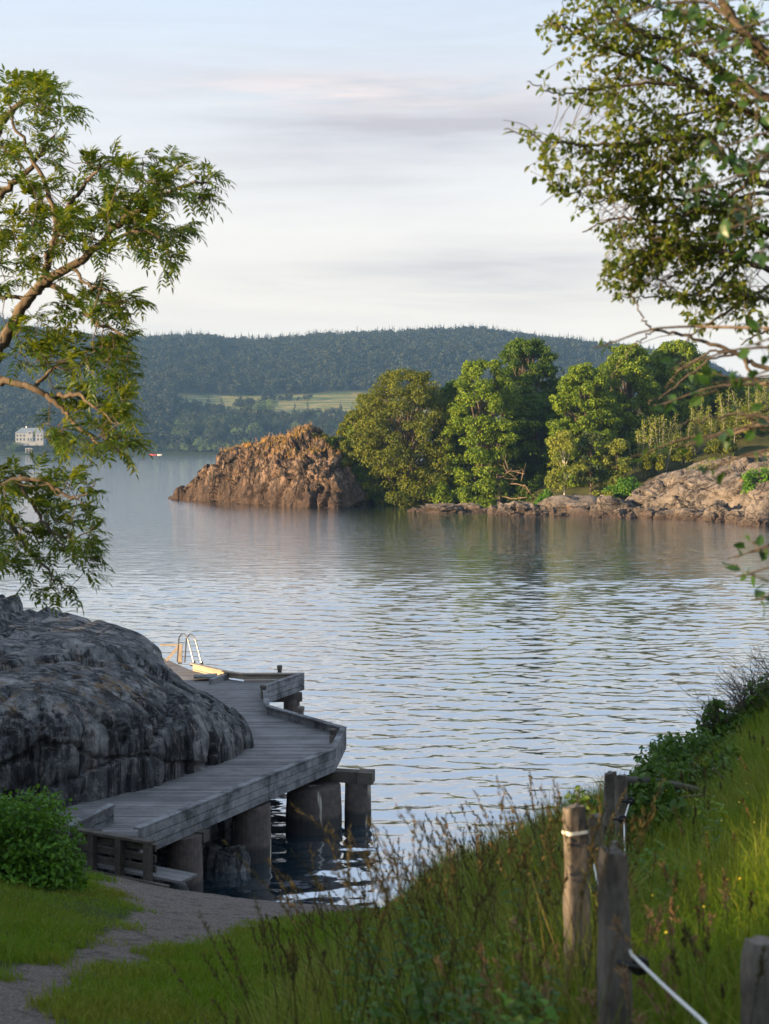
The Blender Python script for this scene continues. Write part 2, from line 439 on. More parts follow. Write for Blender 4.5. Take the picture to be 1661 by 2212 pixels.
# ------------------------------------------------------------------ near ground
def gz(x, y):
    x = np.asarray(x, float); y = np.asarray(y, float)
    xp = np.clip(x, 0, 9); xn = np.clip(-x, 0, 9)
    side = .40 * xp + .020 * xp ** 2 + .024 * xn ** 2
    z = 6.9 - .26 * y + side * sstep(-2, 6, y)
    z22 = 6.9 - .26 * 22 + side
    cliff = z22 - (y - 22) * (z22 + .9) / 4.3
    k = sstep(.3, 3., x)
    z = np.where(y > 22, z * (1 - k) + np.minimum(z, cliff) * k, z)
    z = z - .30 * np.maximum(y - 24.8, 0)
    z = np.where(z < .1, .1 - (.1 - z) * 3, z)
    # beach flattening and the land west of the jetty
    ridge = 17.75 * np.exp(-((x + 62) / 22) ** 2) * sstep(7.5, 4.5, y - .534 * (x + 60)) + 1.0 * np.exp(-((x + 62) / 16) ** 2) * np.sin(y * .35 + np.sin(y * .9)) * sstep(5, 0, y)  # unseen ridge, added and shaped to throw shade over the near shore
    wl = sstep(-10, -30, x)
    z = z * (1 - wl) + np.where(y < 30, 1.2, -1.5) * wl
    z = np.where(ridge > 1.0, np.maximum(z, ridge), z)
    return np.maximum(z, -1.5)


def ghit(u, v, y0=3.0, y1=27.0):
    ys = np.linspace(y0, y1, 1200); x = (u - U0) / F * ys; z = CAMH - (v - V0) / F * ys
    d = z - gz(x, ys); i = np.argmax(d < 0) if (d < 0).any() else len(ys) - 1
    return np.array([x[i], ys[i], float(gz(x[i], ys[i]))])


def in_poly(px, py, poly):
    r = np.zeros(len(px), bool); n = len(poly)
    for i in range(n):
        (x1, y1), (x2, y2) = poly[i], poly[i - 1]
        c = ((y1 > py) != (y2 > py)) & (px < (x2 - x1) * (py - y1) / (y2 - y1 + 1e-12) + x1); r ^= c
    return r


def to_uv(p): return U0 + F * p[:, 0] / p[:, 1], V0 + F * (CAMH - p[:, 2]) / p[:, 1]


path_px = [(-150, 2190), (-20, 2105), (90, 2075), (190, 2042), (262, 2000), (298, 1975), (262, 1948), (205, 1915), (230, 1890), (420, 1925), (640, 1940), (830, 1948), (830, 1962), (700, 1978), (560, 2000), (480, 2035),
           (360, 2058), (300, 2085), (210, 2110), (150, 2150), (120, 2230), (60, 2330), (-150, 2330)]
path_w = [tuple(ghit(*p)[:2]) for p in path_px]


def poly_dist(px, py, poly):
    d = np.full(len(px), 1e9); n = len(poly)
    for i in range(n):
        a = np.array(poly[i - 1]); b = np.array(poly[i]); ab = b - a; L = (ab ** 2).sum() + 1e-9
        t = np.clip(((px - a[0]) * ab[0] + (py - a[1]) * ab[1]) / L, 0, 1)
        d = np.minimum(d, np.hypot(px - a[0] - t * ab[0], py - a[1] - t * ab[1]))
    return np.where(in_poly(px, py, poly), d, -d)


def build_ground():
    xs = np.concatenate([np.linspace(-130, -11, 70), np.linspace(-10.9, 10.9, 300), np.linspace(11, 60, 25)])
    ys = np.concatenate([np.linspace(-70, 1.9, 60), np.linspace(2, 29, 340), np.linspace(29.5, 46, 12)])
    X, Y = np.meshgrid(xs, ys); X = X.ravel(); Y = Y.ravel(); Z = gz(X, Y)
    p = np.stack([X, Y, 0 * X], 1)
    near = sstep(40, 15, np.hypot(X, Y - 12))
    pd = poly_dist(X, Y, path_w); pa = sstep(-.35, .35, pd)
    beach = sstep(.55, .25, Z) * sstep(4, 2, X) * sstep(-14, -10, X)
    pa = np.maximum(pa, beach)
    Z = Z + near * (.10 * fbm(p * .7, 4, 3) * (1 - .6 * pa) + .02 * fbm(p * 5, 3, 9)) + .0
    mb = MB(); mb.add(np.stack([X, Y, Z], 1), grid_faces(len(ys), len(xs)))
    o = mb.build('ground', M['ground'], smooth=True); tag(o, kind='structure'); set_attr(o, 'path', pa)


build_ground()


def build_seabed():
    mb = MB(); mb.add([[-3400, -100, -1.7], [3400, -100, -1.7], [3400, 3400, -1.7], [-3400, 3400, -1.7]], [[0, 1, 2, 3]])
    tag(mb.build('lake_bed', M['ground']), kind='structure')


build_seabed()


# ------------------------------------------------------------------ water
def build_water():
    vs = np.linspace(962 + 18.2, 962 + 1330, 1500)
    Y = CAMH * F / (vs - 962); Y = Y[::-1]
    Y = np.concatenate([Y])
    A = np.linspace(-.5, .5, 640)
    YY, AA = np.meshgrid(Y, A, indexing='ij'); X = (AA * YY).ravel(); YY = YY.ravel()
    dY = np.gradient(Y)[:, None].repeat(len(A), 1).ravel(); dX = YY * (A[1] - A[0])
    r = np.random.default_rng(3); z = np.zeros(len(X))
    p = np.stack([X * .03, YY * .05, 0 * X], 1); gust = np.clip(.78 + .95 * fbm(p * np.array([.7, 1.2, 1]), 3, 5), .65, 1.2)
    K = 72
    for i in range(K):
        lam = math.exp(r.uniform(math.log(.30), math.log(2.1))); th = r.normal(.08, .46); kk = 2 * math.pi / lam
        amp = .0225 / kk * (1.0 if lam < 1.6 else .8)
        kx, ky = kk * math.sin(th), kk * math.cos(th)
        wy = 2 * math.pi / max(abs(ky), 1e-3); wx = 2 * math.pi / max(abs(kx), 1e-3)
        att = sstep(2.0, 3.4, wy / dY) * sstep(2.0, 3.2, wx / dX)
        ph = kx * X + ky * YY + r.uniform(0, 6.28)
        s = np.sin(ph + .35 * np.sin(ph))
        z += amp * att * s
    z *= gust * sstep(14, 24, YY + 0 * X) * .9 * (.12 + .88 * sstep(125, 80, YY))
    mb = MB(); mb.add(np.stack([X, YY, z], 1), grid_faces(len(Y), len(A)))
    for sx in (-1, 1):     # calm water far to the sides
        a = A[0] if sx < 0 else A[-1]
        e = np.stack([a * Y, Y, 0 * Y - .01], 1); e2 = np.stack([np.full(len(Y), sx * 1500.), Y, 0 * Y - .01], 1)
        st = slice(None, None, 40); e = e[st]; e2 = e2[st]; n = len(e)
        f = grid_faces(2, n); mb.add(np.vstack([e, e2]), f if sx < 0 else f[:, ::-1])
    tag(mb.build('water', M['water'], smooth=True), kind='structure')


build_water()


# ------------------------------------------------------------------ rocks
def resample(pts, n, closed=True):
    P = np.asarray(pts, float)
    if closed: P = np.vstack([P[-2:], P, P[:3]])
    d = np.r_[0, np.cumsum(np.linalg.norm(np.diff(P[:, :2], axis=0), axis=1))]
    a, b = (d[2], d[-3]) if closed else (d[0], d[-1])
    t = np.linspace(a, b, n, endpoint=not closed)
    out = np.stack([np.interp(t, d, P[:, k]) for k in range(P.shape[1])], 1)
    if closed:
        for _ in range(2): out = (np.roll(out, 1, 0) + 2 * out + np.roll(out, -1, 0)) / 4
    return out


def normals(v, f):
    n = np.zeros_like(v); q = np.cross(v[f[:, 2]] - v[f[:, 0]], v[f[:, 3]] - v[f[:, 1]])
    for k in range(4): np.add.at(n, f[:, k], q)
    return unit(n)


def loft_rock(base, ridge, ns, nt, zdown, disp, name, mat, label, cat, mossf=None, group=None):
    """base rows: x, y, zbase, exponent (boxiness); ridge: list of 3-d points of the crest"""
    B = resample(base, ns); R = np.asarray(ridge, float)
    seg = curve(R, 60)
    d = np.linalg.norm(B[:, None, :2] - seg[None, :, :2], axis=2); w = np.exp(-(d - d.min(1, keepdims=True)) / (.12 * d.min(1, keepdims=True) + .3))
    tt = (w * np.arange(60)[None]).sum(1) / w.sum(1)
    for _ in range(8): tt = (np.roll(tt, 1) + 2 * tt + np.roll(tt, -1)) / 4
    T = np.stack([np.interp(tt, np.arange(60), seg[:, q]) for q in range(3)], 1)
    ph = np.linspace(0, 1, nt) ** 1.15 * math.pi / 2
    e = 2 / B[:, 3]
    hor = 1 - np.cos(ph)[:, None] ** e[None]; ver = np.sin(ph)[:, None] ** e[None]
    hor[-1] = 1; ver[-1] = 1
    P = B[None, :, :2] + (T[None, :, :2] - B[None, :, :2]) * hor[:, :, None]
    Z = B[None, :, 2] + (T[None, :, 2] - B[None, :, 2]) * ver
    V = np.concatenate([P, Z[:, :, None]], 2)
    c = B[:, :2].mean(0); dn = []
    for k in range(4, 0, -1):
        q = V[0].copy(); q[:, 2] -= zdown * k / 4; q[:, :2] += (q[:, :2] - c) * .012 * k; dn.append(q[None])
    V = np.concatenate(dn + [V], 0); f = grid_faces(V.shape[0], ns, True); v = V.reshape(-1, 3)
    n = normals(v, f); cw = np.repeat(np.r_[np.zeros(4), sstep(.72, .97, np.linspace(0, 1, nt))], ns)[:, None]; n = unit(n * (1 - cw) + np.array([[0, 0, 1.]]) * cw); v = disp(v, n); n2 = normals(v, f)
    mb = MB(); mb.add(v, f); o = mb.build(name, mat, smooth=True); tag(o, label, cat, group)
    set_attr(o, 'moss', mossf(v, n2) if mossf else np.zeros(len(v)))
    return o, v, n2


def near_disp(v, n):
    steep = 1 - np.clip(n[:, 2], 0, 1)
    ax = np.stack([v[:, 0] * .8 + v[:, 1] * .9, v[:, 0] * -.5 + v[:, 1] * .5, v[:, 2] * .22 + (v[:, 0] + v[:, 1]) * .06], 1)
    g = fbm(ax * 1.6, 4, 21); f1, f2, i = voro(ax * np.array([1.15, .6, .9]) + .4 * g[:, None], 31)
    crack = sstep(0, .10, f2 - f1)
    d = steep * (.10 * g + .11 * (i - .5) - .15 * (1 - crack))
    flat = 1 - steep
    str_ = np.stack([v[:, 0] * .25 + v[:, 2], v[:, 1] * .9, v[:, 2]], 1)
    d += .10 * fbm(v * .35, 2, 3) + .03 * fbm(v * 3, 4, 11)
    lines = np.abs(fbm(np.stack([v[:, 0] * .30 + v[:, 1] * .12, v[:, 1] * 1.1 - v[:, 0] * .25, v[:, 2] * .6], 1), 4, 41))
    d += flat * (-.11 * sstep(.05, .0, lines))
    b1, b2, bi = voro(np.stack([v[:, 0] * .34 + v[:, 1] * .12, v[:, 1] * .42 - v[:, 0] * .1, v[:, 2] * .75], 1) + .18 * fbm(v * .8, 3, 57)[:, None], 58)
    d += (.30 * flat + .22 * steep) * (bi - .5) - (.16 * flat + .10 * steep) * (1 - sstep(0, .045, b2 - b1))
    lay = vnoise(np.stack([v[:, 0] * .35, v[:, 1] * .3, v[:, 2] * 2.6 + v[:, 0] * .55], 1), 47); d += .03 * lay
    return v + n * d[:, None]


base_near = [(-12, 25.6, 1.0, 3.5), (-9, 26.1, 1.2, 4.5), (-7.1, 26.8, 1.35, 5), (-6.25, 27.45, 1.4, 5), (-5.4, 28.5, 1.4, 4.8), (-4.75, 29.4, 1.4, 4.2),
             (-4.0, 30.6, 1.4, 3.4), (-3.35, 32.0, 1.4, 2.3), (-3.08, 33.2, 1.4, 1.8), (-3.25, 34.4, 1.3, 1.4), (-3.9, 35.9, 1.2, 1.2), (-4.9, 37.0, 1.2, 1.2), (-6.3, 37.9, 1.0, 1.3),
             (-8.5, 38.4, .6, 1.4), (-12, 38.6, .3, 1.4), (-17, 38.5, .3, 1.4), (-19, 36, .5, 1.6), (-16, 28.5, .8, 2)]
rock_near, rnv, rnn = loft_rock(base_near, [(-4.65, 34.3, 2.5), (-6.0, 35.2, 3.75), (-8.0, 35.8, 4.15), (-10.5, 36.0, 4.9), (-14, 36, 5.4)], 560, 120, 2.4, near_disp, 'shore_rock', M['rock_near'],
                                'huge rounded grey streaked rock beside the jetty', 'rock',
                                lambda v, n: np.exp(-((v[:, 2] - 3.55 + .12 * (v[:, 0] + 7)) / .22) ** 2) * sstep(-4.2, -5.4, v[:, 0]) * (v[:, 1] < 32) * sstep(.25, .6, n[:, 2]))


def far_disp(v, n):
    p = v.copy(); g = fbm(p * .25, 4, 51)
    rot = np.stack([p[:, 0] * .88 - p[:, 2] * .48, p[:, 1], p[:, 2] * .88 + p[:, 0] * .48], 1)      # slabs lean to the right
    f1, f2, i = voro(rot * np.array([.30, .28, .10]) + .30 * g[:, None], 61)
    a1, a2, j = voro(rot * np.array([.95, .8, .42]) + .5 * g[:, None], 71)
    b1, b2, l = voro(rot * np.array([2.0, 1.6, 1.1]) + .5 * g[:, None], 91)
    low = sstep(7.5, 3.5, v[:, 2] - .05 * (v[:, 0] + 10))
    d = .6 * g + 1.7 * (i - .5) - 1.0 * (1 - sstep(0, .06, f2 - f1)) + (1.3 - .75 * low) * (.5 * (j - .5) - .42 * (1 - sstep(0, .12, a2 - a1))) + (1 - .8 * low) * (.20 * (l - .5) - .16 * (1 - sstep(0, .14, b2 - b1))) + .16 * fbm(p * 1.6, 4, 81)
    return v + n * d[:, None] * sstep(-2.5, .5, v[:, 2])[:, None] ** .5


def wb(u, v, e, Y=None, z=None):
    Y = CAMH * F / (v - V0) if Y is None else Y
    return ((u - U0) / F * Y, Y, 0. if z is None else z, e)


base_head = [wb(374, 1079, 1.25), wb(415, 1082, 1.3), wb(480, 1086, 1.5), wb(540, 1089, 1.65), wb(600, 1093, 1.75), wb(660, 1096, 1.8), wb(725, 1097, 1.7), wb(780, 1094, 1.6), wb(812, 1089, 1.5), wb(830, 0, 1.3, 207), wb(830, 0, 1.3, 216),
             wb(760, 0, 1.4, 228), wb(620, 0, 1.4, 232), wb(500, 0, 1.2, 228), wb(420, 0, 1.1, 222)]
head, hv, hn = loft_rock(base_head, [W(482, 992, 211), W(545, 956, 211), W(605, 940, 212), W(690, 936, 212), W(765, 962, 212)], 460, 120, 2.2, far_disp, 'rock_headland', M['rock_far'],
                         'sunlit brown craggy rock headland rising from the water, dry grass on top', 'rock',
                         lambda v, n: sstep(6.2, 8.6, v[:, 2] + .10 * (v[:, 0] + 14)) * sstep(.35, .65, n[:, 2]))

base_out = [wb(1330, 1112, 1.6), wb(1375, 1114, 2.0), wb(1450, 1118, 2.2), wb(1530, 1120, 2.2), wb(1620, 1126, 2.2), wb(1720, 1130, 2.2), wb(1850, 1128, 2), wb(1980, 0, 2, 168), wb(1950, 0, 1.6, 185), wb(1700, 0, 1.6, 194), wb(1500, 0, 1.6, 190), wb(1400, 0, 1.6, 182), wb(1340, 0, 1.6, 174)]


def out_disp(v, n):
    p = v; g = fbm(p * .22, 4, 151)
    rot = np.stack([p[:, 0] * .9 + p[:, 2] * .3, p[:, 1], p[:, 2] * 1.1 - p[:, 0] * .12], 1)
    f1, f2, i = voro(rot * np.array([.20, .22, .30]) + .35 * g[:, None], 161)
    a1, a2, j = voro(rot * np.array([.55, .5, .7]) + .5 * g[:, None], 171)
    d = 1.0 * g + (.9 * (i - .5) - .6 * (1 - sstep(0, .05, f2 - f1))) + (.10 * (j - .5) - .22 * (1 - sstep(0, .06, a2 - a1))) + .14 * fbm(p * 1.6, 4, 181)
    return v + n * d[:, None]


outc, ov, on = loft_rock(base_out, [W(1440, 1026, 176), W(1520, 1002, 177), W(1600, 988, 177), W(1700, 968, 177), W(1850, 955, 177)], 420, 100, 2.2, out_disp, 'rock_outcrop', M['rock_pale'],
                         'pale broad rock outcrop on the shore below the bright saplings', 'rock',
                         lambda v, n: sstep(6.0, 7.6, v[:, 2]) * sstep(.5, .8, n[:, 2]))


def ico(sub=3):
    import bmesh
    bm = bmesh.new(); bmesh.ops.create_icosphere(bm, subdivisions=sub, radius=1); v = np.array([x.co[:] for x in bm.verts]); f = np.array([[q.index for q in p.verts] for p in bm.faces]); bm.free()
    return v, f


ICO = ico(4); ICO3 = ico(3)


def boulder(name, c, size, seed, mat, label, cat='rock', group=None, rz=0.0, rough=1.0, freq=1.0, sub=ICO):
    v, f = sub; n = v.copy(); s = np.array(size)
    vv = np.sign(v) * np.abs(v) ** .8
    q = vv * np.array([1.4, 1.4, 1.1]) * freq + seed * 7.7
    f1, f2, i = voro(q * 1.1, seed); a1, a2, j = voro(q * 2.3, seed + 40)
    d = 1 + rough * (.22 * fbm(q, 3, seed) + .30 * (i - .5) - .16 * (1 - sstep(0, .12, f2 - f1)) + .12 * (j - .5) - .10 * (1 - sstep(0, .12, a2 - a1)))
    p = vv * d[:, None] * s
    cr, sr = math.cos(rz), math.sin(rz); p = np.stack([p[:, 0] * cr - p[:, 1] * sr, p[:, 0] * sr + p[:, 1] * cr, p[:, 2]], 1)
    mb = MB(); mb.add(p, f); o = mb.build(name, mat, smooth=True); o.location = c
    o.data.set_sharp_from_angle(angle=math.radians(38)) if hasattr(o.data, 'set_sharp_from_angle') else None
    set_attr(o, 'moss', np.zeros(len(p)))
    return tag(o, label, cat, group)


def shore_rock(u, v, wpx, hpx, seed, label, group=None, rough=1.0, deep=1.0, mat='rock_pale'):
    Y = CAMH * F / (v - V0); w = wpx / F * Y / 2; h = hpx / F * Y
    x, y, _ = W(u, v, Y + w * .5 * deep)
    boulder('shore_boulder', (x, y, -.15 * h), (w * 1.12, w * .75 * deep, h * 1.05), seed, M[mat], label, 'rock', group, random.uniform(-.3, .3), rough)


low = 'row of low rocks along the island shore'
shore_rock(1240, 1112, 150, 44, 11, 'smooth orange tinted rock hump between the birch and the water', low, .55)
shore_rock(1322, 1115, 92, 46, 12, 'blocky dark split rock right of the orange tinted hump', low, 1.2)
shore_rock(1130, 1112, 95, 30, 13, 'low jagged rock directly below the dead tree limbs', low, 1.2)
shore_rock(950, 1107, 105, 20, 14, 'flat dark rock shelf reaching furthest out from the tree shade', low, 1.2, 1.3)
shore_rock(1650, 1135, 70, 75, 15, 'tall rounded rock at the frame edge beside the pale outcrop', low, .9)
shore_rock(852, 1072, 36, 27, 16, 'small lichen orange boulder in the dark gap beside the headland', None, .8)
shore_rock(372, 1078, 16, 6, 17, 'tiny rock just off the tip of the headland', None, .8)
lab = 'small dark rock in the low row at the waterline'
for i, (u, v, w_, h_) in enumerate([(905, 1105, 40, 8), (1005, 1106, 62, 20), (1040, 1107, 45, 12), (1085, 1110, 48, 24), (1185, 1112, 52, 30), (1100, 1114, 40, 12), (1160, 1115, 50, 14), (1390, 1119, 90, 30), (1450, 1121, 70, 20), (1500, 1123, 80, 28), (1555, 1126, 80, 36),
                                    (1600, 1130, 60, 30), (1430, 1117, 60, 34), (1350, 1119, 50, 24), (1625, 1136, 50, 22), (1210, 1116, 30, 8), (1285, 1118, 30, 9)]):
    shore_rock(u, v, w_, h_, 100 + i, lab, 'small dark rocks at the waterline', 1.15)


# ------------------------------------------------------------------ island ground
def iz(x, y):
    s = 204 - 34 * sstep(5, 45, x)            # where the shore runs
    d = y - s
    z = 2.4 * sstep(-3, 6, d) + .05 * np.clip(d, 0, 60)
    m = sstep(-2, -7, x) * sstep(222, 214, y); z = z * (1 - m) - 1.6 * m
    z = z + 6.0 * np.exp(-((x + 6) / 9) ** 2 - ((y - 226) / 7) ** 2)
    z = z + 9.5 * sstep(24, 58, x) * sstep(168, 200, y) + 5 * sstep(-2, 26, x) * sstep(205, 240, y)
    z = z * sstep(-34, -22, x - (y - 205) * .1) - 1.6 * (1 - sstep(-30, -20, x))
    return z - 2.2 * (1 - sstep(-4, 4, d)) - 2 * sstep(238, 262, y) * (1 + z * .6)


def build_island():
    xs = np.linspace(-40, 130, 180); ys = np.linspace(150, 270, 120); X, Y = np.meshgrid(xs, ys); X = X.ravel(); Y = Y.ravel()
    Z = iz(X, Y) + .5 * fbm(np.stack([X, Y, 0 * X], 1) * .18, 4, 5)
    k = N('island_soil'); c = k.coord('World'); n = k.noise(c, .35, 6, .75)
    m = k.done(k.bsdf(k.ramp(n, [(.35, (.02, .024, .01)), (.6, (.05, .052, .018)), (.78, (.16, .11, .045))]), .95, n, .6, .4, .1))
    mb = MB(); mb.add(np.stack([X, Y, Z], 1), grid_faces(len(ys), len(xs))); tag(mb.build('island_terrain', m, smooth=True), kind='structure')


build_island()


# ------------------------------------------------------------------ trees of the island
def tree(name, label, cat, base, H, wid, mat, seed, group=None, cb=.12, nc=60, nl=330, ls=.5, bark='bark', flat=.62, prof=.42, clump=.24, trunk_r=None, dep=.9, lean=0.0, shell=.5, cards='quad', limbs=True, trunk_vis=True):
    r = np.random.default_rng(seed); base = np.array(base, float)
    if nl > 200: nc, nl, clump = int(nc * 1.9), int(nl * .5), clump * .70
    root = empty(name, base, label, cat, group)
    t = r.uniform(0, 1, nc) ** .9; t[0] = .97
    ck = prof; pr = np.clip(1 - np.abs((t - ck) / np.where(t < ck, ck + .12, 1.03 - ck)) ** 2.3, .02, 1) ** .55
    rho = np.sqrt(r.uniform(shell ** 2, 1, nc)); az = r.uniform(0, 2 * math.pi, nc)
    rc = wid / 2 * clump * r.uniform(.75, 1.35, nc) * (1.15 - .35 * t)
    R = np.maximum(wid / 2 * pr - rc * .6, .05)
    cz = H * (cb + (1 - cb) * t) - rc * .5
    P = np.stack([np.cos(az) * rho * R + lean * cz, np.sin(az) * rho * R * dep, cz], 1)
    mb = MB(); tm = MB()
    tr = trunk_r or H * .02
    tp = np.stack([lean * np.linspace(0, H * .85, 9) + r.normal(0, H * .008, 9), r.normal(0, H * .008, 9), np.linspace(-1.0, H * .85, 9)], 1)
    tm.tube(tp, np.linspace(tr, tr * .18, 9), 7)
    for i in range(nc):
        n = int(1.25 * nl * (rc[i] / (wid / 2 * clump)) ** 1.6) + 4
        d = rand_dirs(n, r); d[:, 2] = d[:, 2] * .9 + .15; d = unit(d)
        sub = r.integers(0, 5, n); so = rand_dirs(5, r) * rc[i] * .45
        sr = r.uniform(.42, .62, 5)
        q = P[i] + (so[sub] * 1.25 + d * rc[i] * (sr[sub] * r.uniform(.75, 1.08, n))[:, None]) * np.array([1, 1, flat])
        nn = unit(d + np.array([0, 0, .35]) + .5 * rand_dirs(n, r)); out = unit(np.cross(nn, rand_dirs(n, r)) + .25 * d - np.array([0, 0, .25]))
        L = ls * r.uniform(.7, 1.3, n)
        add_leaves(mb, q, out, nn, L, L * r.uniform(.45, .75, n), cards, droop=.25)
        if limbs and (i % 2 == 0):
            zt = np.clip(cz[i] * .62 - rho[i] * R[i] * .25, H * .08, H * .8); a = np.array([np.interp(zt, tp[:, 2], tp[:, 0]), np.interp(zt, tp[:, 2], tp[:, 1]), zt])
            m = (a + P[i]) / 2 + np.array([0, 0, .06 * H * r.uniform(-.4, 1)]) + r.normal(0, .02 * H, 3)
            tm.tube(curve([a, m, P[i] + r.normal(0, rc[i] * .2, 3)], 6), np.linspace(tr * .35, tr * .06, 6), 5, False)
    tm.build('trunk', M[bark], root, True); mb.build('crown', mat, root)
    return root


def itree(name, label, ul, ur, vt, Y, mat, seed, dz=0.0, cat='tree', vb=None, **kw):
    x = ((ul + ur) / 2 - U0) / F * Y
    zb = float(iz(np.array([x]), np.array([Y]))[0]) if vb is None else CAMH - (vb - V0) / F * Y
    H = CAMH - (vt - V0) / F * Y - zb; w = (ur - ul) / F * Y * 1.22
    return tree(name, label, cat, (x, Y, zb), H, w, mat, seed, **kw)


ig = 'broadleaf trees on the island'
itree('oak_tree', 'broad olive brown leaved tree nearest the rock headland', 768, 990, 795, 203, M['oak_leaf'], 1, group=ig, nc=150, nl=330, ls=.33, cb=.0, prof=.40, shell=.55, clump=.25)
itree('oak_tree', 'low spreading olive tree drooping between the headland and the broad olive tree', 715, 850, 880, 204, M['oak_leaf'], 2, group=ig, nc=60, nl=330, ls=.40, cb=.05, prof=.4)
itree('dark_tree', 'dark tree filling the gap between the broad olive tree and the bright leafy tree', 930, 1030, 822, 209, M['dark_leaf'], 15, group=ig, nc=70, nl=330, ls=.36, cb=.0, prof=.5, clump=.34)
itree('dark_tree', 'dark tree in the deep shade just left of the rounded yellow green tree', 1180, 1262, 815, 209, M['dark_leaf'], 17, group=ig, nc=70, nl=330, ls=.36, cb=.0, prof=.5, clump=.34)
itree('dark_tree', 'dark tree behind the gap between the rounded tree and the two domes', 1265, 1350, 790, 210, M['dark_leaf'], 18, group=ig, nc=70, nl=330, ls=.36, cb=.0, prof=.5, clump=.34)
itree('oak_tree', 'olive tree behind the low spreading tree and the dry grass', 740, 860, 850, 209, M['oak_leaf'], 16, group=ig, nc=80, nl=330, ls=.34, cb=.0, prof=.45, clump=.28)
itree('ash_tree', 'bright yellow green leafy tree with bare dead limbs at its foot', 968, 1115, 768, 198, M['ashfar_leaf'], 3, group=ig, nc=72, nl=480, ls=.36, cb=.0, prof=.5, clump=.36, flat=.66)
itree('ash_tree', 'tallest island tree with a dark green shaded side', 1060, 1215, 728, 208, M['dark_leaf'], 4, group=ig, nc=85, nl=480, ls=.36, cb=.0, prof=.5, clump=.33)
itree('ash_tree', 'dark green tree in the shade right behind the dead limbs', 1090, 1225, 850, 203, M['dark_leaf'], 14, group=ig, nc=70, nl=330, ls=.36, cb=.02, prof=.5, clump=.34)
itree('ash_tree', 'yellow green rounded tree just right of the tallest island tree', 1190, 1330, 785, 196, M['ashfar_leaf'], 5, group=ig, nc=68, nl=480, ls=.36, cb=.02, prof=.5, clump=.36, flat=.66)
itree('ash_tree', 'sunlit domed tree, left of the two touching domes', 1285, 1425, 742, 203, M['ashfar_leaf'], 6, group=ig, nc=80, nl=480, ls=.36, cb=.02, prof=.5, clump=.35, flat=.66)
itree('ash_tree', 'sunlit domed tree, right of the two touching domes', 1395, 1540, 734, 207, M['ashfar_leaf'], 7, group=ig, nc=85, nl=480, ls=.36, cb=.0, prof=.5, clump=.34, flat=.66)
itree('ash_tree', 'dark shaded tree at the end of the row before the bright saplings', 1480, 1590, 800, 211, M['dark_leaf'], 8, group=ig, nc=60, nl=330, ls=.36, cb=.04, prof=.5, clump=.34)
itree('birch_tree', 'small yellow green birch with white stems by the shore', 1175, 1262, 930, 183, M['birch_leaf'], 9, vb=1066, nc=36, nl=130, ls=.32, cb=.22, bark='birch_bark', trunk_r=.09, clump=.32, group='small trees at the island shore')
itree('pine_tree', 'small scraggly pine with a straight brown trunk beside the birch', 1238, 1312, 928, 184, M['pine_leaf'], 10, vb=1072, nc=40, nl=130, ls=.30, cb=.18, bark='bark_warm', trunk_r=.13, clump=.30, flat=.35, prof=.35, shell=.3, group='small trees at the island shore')
itree('birch_tree', 'small light green bushy tree right of the scraggly pine', 1296, 1368, 945, 184, M['birch_leaf'], 11, vb=1078, nc=34, nl=130, ls=.32, cb=.10, trunk_r=.09, clump=.34, group='small trees at the island shore')


def sapling(label, u, vt, vb, wpx, Y, seed, mat='birch_leaf', ns=7, nl=26, group='bright saplings above the outcrop', ls=.26):
    r = np.random.default_rng(seed); base = W(u, vb, Y); H = (vb - vt) / F * Y; w = wpx / F * Y
    root = empty('sapling', base, label, 'sapling', group); tm = MB(); mb = MB()
    for s in range(ns):
        h = H * r.uniform(.6, 1.0) if s else H; tx = r.uniform(-.5, .5) * w; ty = r.uniform(-.5, .5) * w
        c = curve([(tx * .25, ty * .25, -.6), (tx * .6, ty * .6, h * .5), (tx, ty, h)], 8) + r.normal(0, .04, (8, 3))
        tm.tube(c, np.linspace(.06, .015, 8), 4, False)
        n = int(nl * h / 3); k = r.uniform(.25, 1, n); q = np.stack([np.interp(k, np.linspace(0, 1, 8), c[:, a]) for a in range(3)], 1)
        d = rand_dirs(n, r); q = q + d * r.uniform(.05, .6, (n, 1)) * (1.25 - .8 * k)[:, None] * w * .36
        add_leaves(mb, q, d, rand_dirs(n, r) + np.array([0, 0, .8]), ls * r.uniform(.7, 1.3, n), ls * .6, 'quad')
    tm.build('stem', M['bark_grey'], root); mb.build('crown', M[mat], root)


for i, (u, vt, vb, w, Y, lb) in enumerate([(1385, 905, 1050, 60, 186, 'thin pale stemmed sapling beside the two domed trees'), (1430, 893, 1020, 62, 187, 'bright sapling clump with many bare pale stems on the slope'), (1475, 915, 1010, 46, 188, 'short bright sapling at the head of the outcrop'),
                                           (1505, 860, 985, 34, 190, 'slender upright sapling standing above the heather'), (1575, 842, 965, 66, 190, 'wide pale yellow sapling below the hanging branch'), (1620, 818, 950, 70, 191, 'tallest pale yellow sapling near the frame edge'), (1670, 830, 940, 80, 191, 'leafy sapling cut by the frame edge'), (1540, 880, 985, 46, 190, 'low yellow sapling between slender and wide saplings')]):
    sapling(lb, u, vt, vb, w, Y, 200 + i, ns=10, nl=60)


